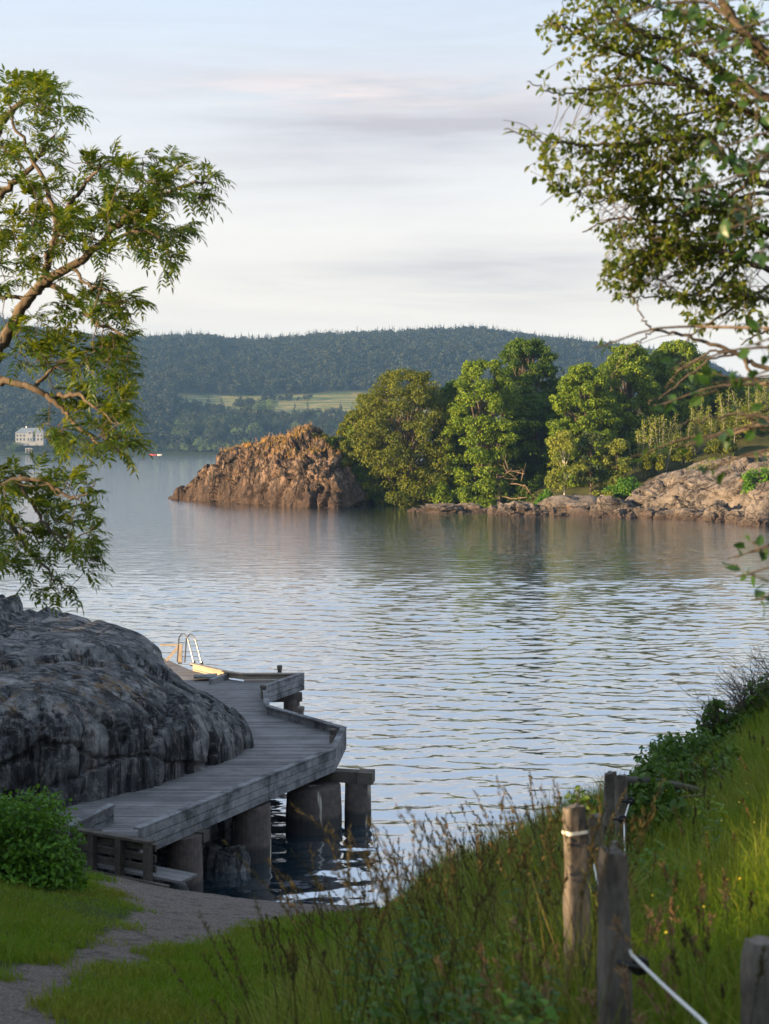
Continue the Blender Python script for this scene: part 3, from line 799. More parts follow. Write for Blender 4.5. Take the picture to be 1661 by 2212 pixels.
def bush(name, label, base, wx, wy, h, mat, seed, group=None, cat='shrub', nc=14, nl=150, ls=.2, lw=.6, shape='quad', stems=8, bark='bark', stem_r=.02, clump=.34, flat=.8, low=.05):
    r = np.random.default_rng(seed); root = empty(name, base, label, cat, group); mb = MB(); tm = MB()
    for i in range(nc):
        az = r.uniform(0, 6.283); rh = r.uniform(0, 1) ** .5; t = r.uniform(low, 1) * math.sqrt(max(0, 1 - (rh * .93) ** 2))
        p = np.array([math.cos(az) * rh * wx / 2 * .8, math.sin(az) * rh * wy / 2 * .8, t * h * .85]); rc = clump * min(wx, wy, h * 1.3) / 2 * r.uniform(.7, 1.3)
        n = int(nl * r.uniform(.7, 1.3)); d = rand_dirs(n, r)
        q = p + d * rc * r.uniform(.55, 1, (n, 1)) * np.array([1, 1, flat])
        L = ls * r.uniform(.6, 1.3, n)
        add_leaves(mb, q, unit(np.cross(d, rand_dirs(n, r)) + .45 * d), unit(d * .9 + np.array([0, 0, .4]) + .42 * rand_dirs(n, r)), L, L * lw, shape, droop=.2)
        if i < stems: tm.tube(curve([(p[0] * .15, p[1] * .15, -.1), p * np.array([.6, .6, .6]), p + np.array([0, 0, rc * .6])], 6), np.linspace(stem_r, stem_r * .3, 6), 5, False)
    if stems: tm.build('stem', M[bark], root)
    mb.build('foliage', mat, root); return root


for i, (u, v, w, h, Y, mt, lb) in enumerate([
    (690, 962, 46, 32, 209, 'pine_leaf', 'dark small juniper on top of the headland beside the dry grass'), (735, 985, 60, 45, 206, 'dark_leaf', 'dark green shrub where the headland meets the trees'),
    (705, 975, 44, 40, 203.5, 'dark_leaf', 'dark green shrub high on the shaded side of the headland'), (745, 1000, 56, 46, 202.5, 'oak_leaf', 'olive shrub spilling down the shaded side of the headland'), (780, 1035, 56, 50, 201.5, 'dark_leaf', 'dark shrub low on the shaded side of the headland'), (760, 965, 60, 50, 205, 'ashfar_leaf', 'yellow green shrub between the headland top and the trees'),
    (668, 985, 30, 20, 205, 'oak_leaf', 'olive brown low shrub on the headland slope'), (810, 1075, 70, 60, 203, 'dark_leaf', 'dark shrub in the hollow beside the headland rock'), (885, 1075, 60, 40, 199, 'dark_leaf', 'bluish green shrub hanging over the small orange boulder'),
    (950, 1085, 60, 50, 197, 'ashfar_leaf', 'yellow green shrub over the flat rock shelf'), (1130, 1090, 90, 70, 197, 'dark_leaf', 'dark shrub under the tallest tree'), (1185, 1095, 60, 40, 188, 'shrub_leaf', 'low green shrub at the foot of the white birch'),
    (1350, 1078, 90, 50, 180, 'shrub_leaf', 'green shrub behind the blocky split rock'), (1410, 1010, 60, 34, 184, 'oak_leaf', 'olive shrub at the top edge of the outcrop'), (1635, 1062, 75, 62, 162, 'shrub_leaf', 'bright green juniper in front of the outcrop at the frame edge'),
    (1560, 975, 80, 30, 184, 'oak_leaf', 'brown heather clump on the slope above the outcrop'), (1480, 990, 60, 18, 182, 'oak_leaf', 'low brown heather mat on the crest of the outcrop'), (1600, 930, 90, 40, 190, 'birch_leaf', 'pale shrub under the tallest sapling'), (1300, 1085, 60, 26, 178, 'birch_leaf', 'light green low shrub behind the orange tinted hump'),
    (775, 1030, 50, 50, 205, 'oak_leaf', 'olive shrub under the low spreading tree'), (1020, 1085, 60, 45, 197, 'dark_leaf', 'dark low shrub left of the dead limbs')]):
    sc = Y / F
    bush('island_shrub', lb, W(u, v, Y), w * sc, w * sc * .8, h * sc, M[mt], 300 + i, 'shrubs on the island', nc=26, nl=110, ls=.36, lw=.55, stem_r=.06)


for i in range(26):
    u = 1420 + i * 12 + random.uniform(-8, 8); Y = random.uniform(190, 216); x = (u - U0) / F * Y; z = float(iz(np.array([x]), np.array([Y]))[0]); sc = Y / F
    bush('slope_shrub', 'pale leafy shrub among the many covering the slope behind the outcrop', (x, Y, z - .3), 62 * sc, 50 * sc, random.uniform(26, 52) * sc, M[('birch_leaf', 'shrub_leaf', 'oak_leaf')[i % 3]], 600 + i, 'shrubs covering the slope behind the outcrop', nc=22, nl=90, ls=.34, lw=.6, stem_r=.05)
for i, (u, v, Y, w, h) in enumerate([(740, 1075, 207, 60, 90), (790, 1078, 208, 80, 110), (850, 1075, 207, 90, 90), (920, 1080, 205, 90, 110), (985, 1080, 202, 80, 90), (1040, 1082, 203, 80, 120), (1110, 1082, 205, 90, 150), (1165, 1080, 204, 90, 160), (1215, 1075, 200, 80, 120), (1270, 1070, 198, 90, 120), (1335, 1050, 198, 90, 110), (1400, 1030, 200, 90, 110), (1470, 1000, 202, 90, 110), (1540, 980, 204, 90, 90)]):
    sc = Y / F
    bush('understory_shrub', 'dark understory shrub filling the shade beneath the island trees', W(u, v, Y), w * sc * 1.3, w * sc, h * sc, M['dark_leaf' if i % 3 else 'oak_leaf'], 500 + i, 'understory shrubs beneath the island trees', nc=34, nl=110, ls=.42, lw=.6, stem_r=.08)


def dead_limbs():
    r = np.random.default_rng(5); base = W(1075, 1085, 196); root = empty('dead_tree', base, 'bare grey dead tree with crooked limbs reaching over the shore', 'tree'); tm = MB()
    for k in range(5):
        a = np.array([0, 0, r.uniform(.3, 6)]); e = np.array([r.uniform(-1, 4.5), -r.uniform(1., 4.5), a[2] + r.uniform(-2.2, 2.5)])
        c = curve([a, (a + e) / 2 + r.normal(0, .5, 3), e], 9) + r.normal(0, .07, (9, 3)); tm.tube(c, np.linspace(.12, .03, 9), 5, False)
        for q in range(3):
            s = c[r.integers(4, 8)]; tm.tube(curve([s, s + r.normal(0, .7, 3), s + r.normal(0, 1.3, 3)], 5), np.linspace(.045, .015, 5), 4, False)
    tm.build('limb', M['bark_warm'], root)
    t2 = MB(); t2.tube(curve([(0, 0, -1), (.2, 0, 3), (0, .2, 9)], 7), np.linspace(.55, .25, 7), 8); t2.build('trunk', M['bark'], root)


dead_limbs()


def dry_grass():
    mb = MB(); r = np.random.default_rng(8)
    s = (hv[:, 2] > 6.6 - .10 * (hv[:, 0] + 14)) & (hn[:, 2] > .35) & (hv[:, 1] < 216); P = hv[s]
    P = P[r.integers(0, len(P), 5200)] + r.normal(0, .25, (5200, 3)) * np.array([1, 1, .05]); P[:, 2] -= .1
    den = fbm(P * .35, 3, 4) + .35 * sstep(7.5, 10, P[:, 2]); P = P[den > -.02]
    blades(mb, P, r.uniform(.35, .95, len(P)), r.uniform(.03, .07, len(P)), r.uniform(.1, .6, len(P)), r.uniform(0, 6.28, len(P)))
    tag(mb.build('dry_grass', M['drygrass']), 'dry orange grass covering the top of the headland', 'grass', kind='stuff')
    mb = MB(); s = (ov[:, 2] > 5.5) & (on[:, 2] > .6); P = ov[s]; P = P[r.integers(0, len(P), 5000)]; P = P[fbm(P * .3, 3, 14) > .15]
    blades(mb, P, r.uniform(.2, .6, len(P)), r.uniform(.04, .08, len(P)), r.uniform(.1, .6, len(P)), r.uniform(0, 6.28, len(P)))
    tag(mb.build('heather_grass', M['meadow']), 'short olive grass and heather on the pale outcrop', 'grass', kind='stuff')


dry_grass()

# ------------------------------------------------------------------ far shore
SKY_U = [-600, -200, 0, 60, 160, 290, 430, 500, 600, 720, 830, 918, 1039, 1142, 1209, 1298, 1365, 1500, 1576, 1661, 1900, 2400]
SKY_V = [640, 660, 686, 706, 722, 728, 725, 735, 730, 724, 718, 715, 716, 727, 732, 744, 750, 770, 806, 842, 900, 930]
RY = 2000.


def fz(x, y):
    u = U0 + F * x / y
    zr = CAMH + (V0 - np.interp(u, SKY_U, SKY_V)) * RY / F - 14
    lowz = np.interp(y, [1180, 1240, 1252, 1300, 1380, 1490], [-1.5, -.2, 2.5, 9, 32, 50])
    t = np.clip((y - 1490) / (RY - 1490), 0, 1); up = 50 + (np.maximum(zr, 20) - 50) * np.sin(t * math.pi / 2) ** 1.05
    z = np.where(y < 1490, lowz * np.clip((zr + 50) / 160, .25, 1.2), up + (50 * np.clip((zr + 50) / 160, .25, 1.2) - 50) * (1 - t))
    return np.where(y > RY, np.maximum(zr, 20) * (1 - sstep(RY, 2900, y)) + 1 - 3 * sstep(2600, 2900, y), z)


def field_mask(x, y):
    u = U0 + F * x / y; w = fbm(np.stack([x * .012, y * .012, 0 * x], 1), 3, 201)
    y0 = np.interp(u, [370, 420, 520, 600, 760, 1000], [1458, 1428, 1405, 1372, 1362, 1365]) + 26 * w
    return sstep(0, 5, y - y0) * sstep(1496, 1488, y + 8 * w) * sstep(372, 384, u) * sstep(1000, 900, u)


def build_far():
    xs = np.linspace(-1150, 1150, 231); ys = np.concatenate([np.linspace(1180, 1300, 40), np.linspace(1303, 2050, 150), np.linspace(2060, 3000, 30)])
    X, Y = np.meshgrid(xs, ys); X = X.ravel(); Y = Y.ravel(); p = np.stack([X, Y, 0 * X], 1)
    fm = field_mask(X, Y); Z = fz(X, Y) + sstep(1250, 1400, Y) * (1 - fm) * (7 * fbm(p * .008, 4, 3)) * sstep(3000, 2100, Y)
    mb = MB(); mb.add(np.stack([X, Y, Z], 1), grid_faces(len(ys), len(xs)))
    o = mb.build('far_hills', M['hillside'], smooth=True); tag(o, kind='structure'); set_attr(o, 'field', fm)


build_far()


def crown_proto(seed, n, kind):
    r = np.random.default_rng(seed); mb = MB()
    if kind == 'con':
        t = np.sqrt(r.uniform(0, 1, n)) ; t = 1 - t * .95; a = r.uniform(0, 6.283, n); rad = (1 - t) * .24 * r.uniform(.5, 1.1, n) + .01
        d = np.stack([np.cos(a), np.sin(a), -.45 + 0 * a], 1); P = np.stack([np.cos(a) * rad * .35, np.sin(a) * rad * .35, .06 + t * .92], 1)
        add_leaves(mb, P, d, np.stack([np.cos(a) * .5, np.sin(a) * .5, 1 + 0 * a], 1) + .3 * rand_dirs(n, r), rad * .9 + .02, rad * .55 + .03, 'quad', droop=.25)
        mb.tube([(0, 0, 0), (0, 0, .6), (0, 0, 1.0)], [.018, .012, .003], 4, False)
    else:
        nc = 7; cs = np.concatenate([[[0, 0, .72]], np.stack([r.uniform(-.26, .26, nc - 1), r.uniform(-.26, .26, nc - 1), r.uniform(.32, .78, nc - 1)], 1)]); rc = r.uniform(.18, .27, nc)
        i = r.integers(0, nc, n); d = rand_dirs(n, r); d[:, 2] = d[:, 2] * .8 + .2; d = unit(d)
        P = cs[i] + d * rc[i][:, None] * r.uniform(.55, 1, (n, 1))
        L = r.uniform(.12, .22, n)
        add_leaves(mb, P - d * .02, unit(np.cross(d, rand_dirs(n, r))), d + .35 * rand_dirs(n, r), L, L * .8, 'quad', droop=.3)
        mb.tube([(0, 0, -.05), (0, 0, .5)], [.025, .012], 4, False)
    return np.vstack(mb.v), np.vstack(mb.f[4])


PRO_B = [crown_proto(900 + i, 90, 'broad') for i in range(6)]
PRO_C = [crown_proto(950 + i, 70, 'con') for i in range(4)]


def forest():
    r = np.random.default_rng(12)
    n = 19000; y = 1246 + (2035 - 1246) * r.uniform(0, 1, n) ** .92; a = r.uniform(-.36, .36, n); x = a * y
    u = U0 + F * x / y
    cl = fbm(np.stack([x * .022, y * .03, 0 * x], 1), 2, 301) > .27
    keep = (field_mask(x, y) < .3) | (cl & (y < 1470)); keep &= (y > 1250 + 4 * np.sin(x * .05))
    keep &= ~((u > 30) & (u < 104) & (y < 1278) & (y > 1252)) ; keep &= ~((u > 55) & (u < 72) & (y < 1262))
    keep &= ~((u > 780) & (u < 1560) & (y < 1420))          # wholly behind the island
    x, y, u = x[keep], y[keep], u[keep]; z = fz(x, y) + sstep(1250, 1400, y) * 7 * fbm(np.stack([x, y, 0 * x], 1) * .008, 4, 3)
    pc = .04 + .62 * sstep(1700, 1960, y) + .25 * (fbm(np.stack([x, y, 0 * x], 1) * .012, 2, 77) > .15)
    con = r.uniform(0, 1, len(x)) < pc
    for nm, sel, pros, mt, lb in (('conifer_forest', con, PRO_C, 'conifer', 'dark conifers covering the ridge of the far hills'), ('broadleaf_forest', ~con, PRO_B, 'forest_leaf', 'dark broadleaf wood covering the slopes across the water')):
        mb = MB(); idx = np.where(sel)[0]; g = r.integers(0, len(pros), len(idx))
        for q, (pv, pf) in enumerate(pros):
            ii = idx[g == q]; m = len(ii); th = r.uniform(0, 6.28, m); c, s = np.cos(th), np.sin(th)
            H = r.uniform(9, 17, m) * (1 + .32 * r.uniform(0, 1, m) ** 2) if mt == 'conifer' else r.uniform(9, 15, m) * np.where(y[ii] < 1275, .65, 1) * np.where((u[ii] > 374) & (u[ii] < 900) & (y[ii] > 1300) & (y[ii] < 1480), .55, 1); wd = H * r.uniform(.85, 1.25, m)
            vx = (pv[None, :, 0] * c[:, None] - pv[None, :, 1] * s[:, None]) * wd[:, None] + x[ii][:, None]
            vy = (pv[None, :, 0] * s[:, None] + pv[None, :, 1] * c[:, None]) * wd[:, None] + y[ii][:, None]
            vz = pv[None, :, 2] * H[:, None] + z[ii][:, None] - .6
            mb.add(np.stack([vx, vy, vz], -1).reshape(-1, 3), (pf[None] + (np.arange(m) * len(pv))[:, None, None]).reshape(-1, 4))
        tag(mb.build(nm, M[mt]), lb, 'forest', kind='stuff')


forest()


def proto_tree(seed, n, mat):
    r = np.random.default_rng(seed); mb = MB(); tm = MB(); nc = 16
    cs = np.stack([r.uniform(-.33, .33, nc), r.uniform(-.33, .33, nc), r.uniform(.22, .84, nc)], 1); cs[0] = (0, 0, .85); cs[:, :2] *= np.sqrt(np.clip(1 - ((cs[:, 2:] - .5) / .55) ** 2, .15, 1)) * 1.2
    rc = r.uniform(.12, .2, nc); i = r.integers(0, nc, n); d = rand_dirs(n, r)
    P = cs[i] + d * rc[i][:, None] * r.uniform(.5, 1, (n, 1)); L = r.uniform(.06, .11, n)
    add_leaves(mb, P, unit(d + rand_dirs(n, r)), d + .5 * rand_dirs(n, r) + np.array([0, 0, .3]), L, L * .75, 'quad', droop=.3)
    tm.tube([(0, 0, -.05), (.01, 0, .3), (0, 0, .75)], [.03, .024, .008], 6, False)
    for k in range(6): tm.tube([(0, 0, .25 + .05 * k), cs[k] * .9], [.012, .004], 4, False)
    return mb, tm


FAR_PROTO = {}
for key, mt in (('light', 'shore_leaf'), ('dark', 'shore_leaf_dark')):
    for s in range(3):
        mb, tm = proto_tree(40 + s, 620, mt); a = mb.build('crown', M[mt]); b = tm.build('trunk', M['bark'])
        FAR_PROTO[key, s] = (a.data, b.data); bpy.data.objects.remove(a); bpy.data.objects.remove(b)


def far_tree(u, v, h, kind, label, group, i, wf=1.0):
    """h: height in picture pixels, v: foot"""
    ys = np.linspace(1246, 1560, 400); xx = (u - U0) / F * ys; zz = fz(xx, ys); vv = V0 + (CAMH - zz) / ys * F; k = int(np.argmin(np.abs(vv - v)))
    Y = ys[k]; H = h / F * Y
    root = empty('shore_tree', (xx[k], Y, zz[k] - .3), label, 'tree', group); a, b = FAR_PROTO[kind, i % 3]
    for nm, d in (('crown', a), ('trunk', b)):
        o = bpy.data.objects.new(nm, d); C.objects.link(o); o.parent = root
    root.scale = (H * wf, H * wf, H); root.rotation_euler[2] = i * 1.7


far_named = [
    (375, 958, 30, 'light', 'leftmost of the pale green round trees on the far shore', 1.0), (394, 958, 30, 'light', 'pale green round tree right beside the leftmost pale tree on the far shore', 1.0), (431, 970, 26, 'light', 'pale tree standing lowest of the middle pair on the far shore', 1.1), (450, 965, 30, 'light', 'taller pale tree of the middle pair on the far shore', 1.0),
    (507, 962, 38, 'light', 'pale tree near the right end of the far shore tree row', 1.0), (530, 972, 26, 'light', 'small pale tree just above the tip of the headland', 1.0), (561, 892, 30, 'light', 'leafy grey green tree at the upper field edge, left of a pair', 1.2), (583, 892, 30, 'light', 'leafy grey green tree at the upper field edge, right of a pair', 1.2),
    (400, 930, 46, 'dark', 'large dark tree in front of the parked car across the water', 1.15), (436, 930, 44, 'dark', 'large dark tree in front of the motorhome across the water', 1.1), (476, 940, 46, 'dark', 'large dark tree below the left field strip', 1.2), (510, 938, 42, 'dark', 'dark tree at the left end of the green field', 1.2),
    (550, 955, 44, 'dark', 'dark tree standing behind the crest of the headland', 1.2), (537, 900, 26, 'dark', 'dark bushy tree between the field strips', 1.2), (642, 906, 18, 'dark', 'round lone dark tree in the far field', 1.5), (576, 922, 18, 'dark', 'dark round tree beside the green field strip', 1.4),
    (606, 898, 9, 'dark', 'small dark bush in the middle of the far field', 1.8), (600, 925, 20, 'dark', 'dark tree below the green field strip', 1.2), (638, 928, 22, 'light', 'grey green tree above the dry grass on the headland', 1.4), (672, 925, 22, 'dark', 'dark tree right of the green field end', 1.4), (744, 908, 17, 'dark', 'dark tree at the right end of the pale field', 1.3), (715, 925, 24, 'dark', 'dark tree partly behind the island oak', 1.4)]
for i, (u, v, h, kd, lb, wf) in enumerate(far_named): far_tree(u, v, h, kd, lb, 'trees by the fields across the water', i, wf)
for i in range(26):
    u = 290 + i * 10 + random.uniform(-4, 4)
    far_tree(u, 975 + random.uniform(-1, 2), random.uniform(13, 26), random.choice(['light', 'dark', 'dark']), 'small tree in the row along the far waterline', 'row of small trees along the far waterline', i, random.uniform(.9, 1.4))
for i in range(22):
    u = 14 + i * 5 + random.uniform(-2, 2)
    if 50 < u < 76: continue
    far_tree(u, 974 + random.uniform(-3, 3), random.uniform(12, 22), random.choice(['light', 'dark', 'dark']), 'small tree in the row along the far waterline', 'row of small trees along the far waterline', i, random.uniform(.9, 1.4))
far_tree(87, 966, 30, 'dark', 'tall tree standing before one end of the white mansion', 'trees by the fields across the water', 1, .9)
for i in range(16):
    u = random.uniform(380, 560)
    far_tree(u, random.uniform(935, 962), random.uniform(26, 40), random.choice(['dark', 'dark', 'light']), 'tree in the wood between the far shore and the fields', 'wood between the far shore and the fields', i + 1, random.uniform(.9, 1.3))


def house():
    Y = 1262.; b = W(67, 953, Y); s = Y / F; root = empty('white_house', b, 'white two storey mansion with grey hip roof and rounded gable across the water', 'house')
    w, d, h = 60 * s, 12., 7.2
    m = MB(); m.box((0, 0, h / 2 - 2), (w, d, h + 4)); m.build('wall', M['far_white'], root)
    m = MB(); e = .8
    v = [(-w / 2 - e, -d / 2 - e, h), (w / 2 + e, -d / 2 - e, h), (w / 2 + e, d / 2 + e, h), (-w / 2 - e, d / 2 + e, h), (-w / 2 + 4, 0, h + 4.6), (w / 2 - 4, 0, h + 4.6)]
    m.add(v, [[0, 1, 5, 4], [2, 3, 4, 5]]); m.add(v, [[1, 2, 5], [3, 0, 4]]); m.add(v[:4], [[0, 3, 2, 1]]); rf = m.build('roof', M['slate'], root)
    m = MB(); m.box((-4.5, 1, h + 5), (1, 1, 2.2)); m.build('chimney', M['cream'], rf)
    m = MB(); n = 14; ar = [(2.6 * math.cos(q), 2.4 * math.sin(q)) for q in np.linspace(0, math.pi, n)]
    fr = [(x + .6, -d / 2 - 1.2, h - .8 + z) for x, z in ar]; bk = [(x, -1, z) for x, y, z in fr]; m.add(fr + bk, grid_faces(2, n)); m.add([(.6, -d / 2 - 1.2, h - .8)] + fr, [[0, q + 1, q + 2] for q in range(n - 1)])
    m.box((.6, -d / 2 - .65, h / 2 - .45), (5.2, 1.1, h - .9)); g = m.build('gable', M['far_white'], root)
    m = MB(); m.box((.6, -d / 2 - 1.25, h + .1), (2.2, .14, 1.3)); m.build('window', M['glass'], root)
    for row, z in ((0, 1.6), (1, 4.9)):
        for k in range(8):
            x = -w / 2 + 1.6 + k * (w - 3.2) / 7
            if abs(x - .6) < 2.6: continue
            m = MB(); m.box((x, -d / 2 - .05, z), (1.3, .16, 1.7 if row else 2.1)); m.build('window', M['glass'], root)
    for x in (-.6, 1.8):
        m = MB(); m.box((x, -d / 2 - 1.22, 1.6), (1.1, .12, 2.2)); m.build('window', M['glass'], root)
    Y = 1250.; b = W(63.5, 979, Y); root = empty('pavilion', b, 'small white columned bathing pavilion at the far waterline below the mansion', 'pavilion')
    m = MB(); m.box((0, 0, 4.3), (6.2, 4.5, .6)); m.build('roof', M['far_white'], root)
    for x in (-2.6, 0, 2.6):
        m = MB(); m.tube([(x, -1.9, -.5), (x, -1.9, 4.0)], [.42, .36], 8); m.build('column', M['far_white'], root)
    m = MB(); m.box((0, 1.4, 1.8), (5.8, .4, 4.6)); m.build('wall', M['brown_wood'], root)


house()


def boat(u, v, px, mat, label, Y=1240.):
    b = W(u, v, Y); b[2] = .1; s = px / F * Y; root = empty('small_boat', b, label, 'boat', 'small boats along the far shore')
    n = 9; t = np.linspace(-1, 1, n); w = (1 - np.clip(t, -.6, 1) ** 2 * .9) * .17 * s; V = []
    for k in range(n):
        x = t[k] * s / 2; z = .55 + .25 * t[k] ** 2
        V += [(x, -w[k], z), (x, -w[k] * .5, -.25), (x, w[k] * .5, -.25), (x, w[k], z)]
    m = MB(); f = [[k * 4 + j, k * 4 + j + 1, k * 4 + j + 5, k * 4 + j + 4] for k in range(n - 1) for j in range(3)]; m.add(V, f); m.build('hull', M[mat], root)
    m = MB(); m.box((-s * .1, 0, .4), (.4, .26 * s, .06)); m.build('thwart', M['brown_wood'], root)


boat(331, 982, 15, 'red', 'red open boat moored by the far shore')
boat(268, 982, 13, 'white', 'white open boat near the pavilion side of the far shore')
boat(345, 983, 10, 'cream', 'pale little boat beside the red boat')


def ground_at(u, v):
    ys = np.linspace(1385, 1495, 300); xx = (u - U0) / F * ys; zz = fz(xx, ys); vv = V0 + (CAMH - zz) / ys * F; k = int(np.argmin(np.abs(vv - v))); return np.array([xx[k], ys[k], zz[k]])


def vehicles():
    b = ground_at(430, 879.5); root = empty('motorhome', b, 'white motorhome parked on the far field', 'motorhome')
    m = MB(); m.box((.5, 0, 1.95), (5.4, 2.3, 2.5)); m.add([(-2.2, -1.1, .7), (-2.2, 1.1, .7), (-3.4, -1.0, .7), (-3.4, 1.0, .7), (-2.2, -1.1, 1.9), (-2.2, 1.1, 1.9), (-3.3, -1., 1.3), (-3.3, 1., 1.3)], [[0, 2, 6, 4], [1, 5, 7, 3], [2, 3, 7, 6], [4, 6, 7, 5]])
    m.box((-2.5, 0, 2.85), (1.5, 2.2, .75)); m.build('body', M['white'], root)
    for x, wd in ((-.6, .8), (1.0, 1.0), (2.4, .6)):
        m = MB(); m.box((x, -1.16, 2.2), (wd, .04, .6)); m.build('window', M['glass'], root)
    m = MB(); m.add([(-2.25, -1.0, 1.9), (-2.25, 1.0, 1.9), (-2.95, -.95, 1.5), (-2.95, .95, 1.5), (-2.25, -1.0, 2.45), (-2.25, 1., 2.45)], [[2, 3, 5, 4]]); m.build('windscreen', M['glass'], root)
    for x in (-2.6, 1.9):
        for y in (-1.0, 1.0):
            m = MB(); m.tube([(x, y - .13, .38), (x, y + .13, .38)], [.38, .38], 14); m.build('wheel', M['tyre'], root)
    b = ground_at(389, 881.5); root = empty('parked_car', b, 'pale car parked at the field edge near the motorhome', 'car')
    prof_ = [(-2.1, .35), (-2.15, .75), (-1.3, .95), (-.7, 1.5), (1.1, 1.52), (1.9, 1.0), (2.1, .9), (2.1, .35)]
    m = MB(); V = [(x, -.85, z) for x, z in prof_] + [(x, .85, z) for x, z in prof_]; n = len(prof_); m.add(V, [[k, (k + 1) % n, n + (k + 1) % n, n + k] for k in range(n)])
    for s in (0, n): m.add(V, [[s, s + 1, s + 2, s + 7], [s + 2, s + 3, s + 4, s + 5], [s + 2, s + 5, s + 6, s + 7]])
    m.build('body', M['white'], root)
    for x, wd in ((-.35, .8), (.65, .8)):
        m = MB(); m.box((x, -.87, 1.2), (wd, .05, .36)); m.build('window', M['glass'], root)
    for x in (-1.35, 1.35):
        for y in (-.78, .78):
            m = MB(); m.tube([(x, y - .1, .33), (x, y + .1, .33)], [.33, .33], 14); m.build('wheel', M['tyre'], root)


vehicles()

# ------------------------------------------------------------------ jetty
DZ, KT, KB = 1.45, 1.66, 1.18


def onz(u, v, z):
    Y = (CAMH - z) * F / (v - V0); return np.array([(u - U0) / F * Y, Y, z])


edge = [onz(300, 1792, KT), onz(723, 1619, KT), onz(746, 1573, KT), onz(580, 1525, KT), onz(576, 1482, KT), onz(656, 1455, KT), onz(527, 1456, KT), onz(492, 1451, KT), onz(418, 1434, KT)]
EX = [e[0] for e in edge]; EY = [e[1] for e in edge]
print('edge', [(round(float(e[0]), 2), round(float(e[1]), 2)) for e in edge])


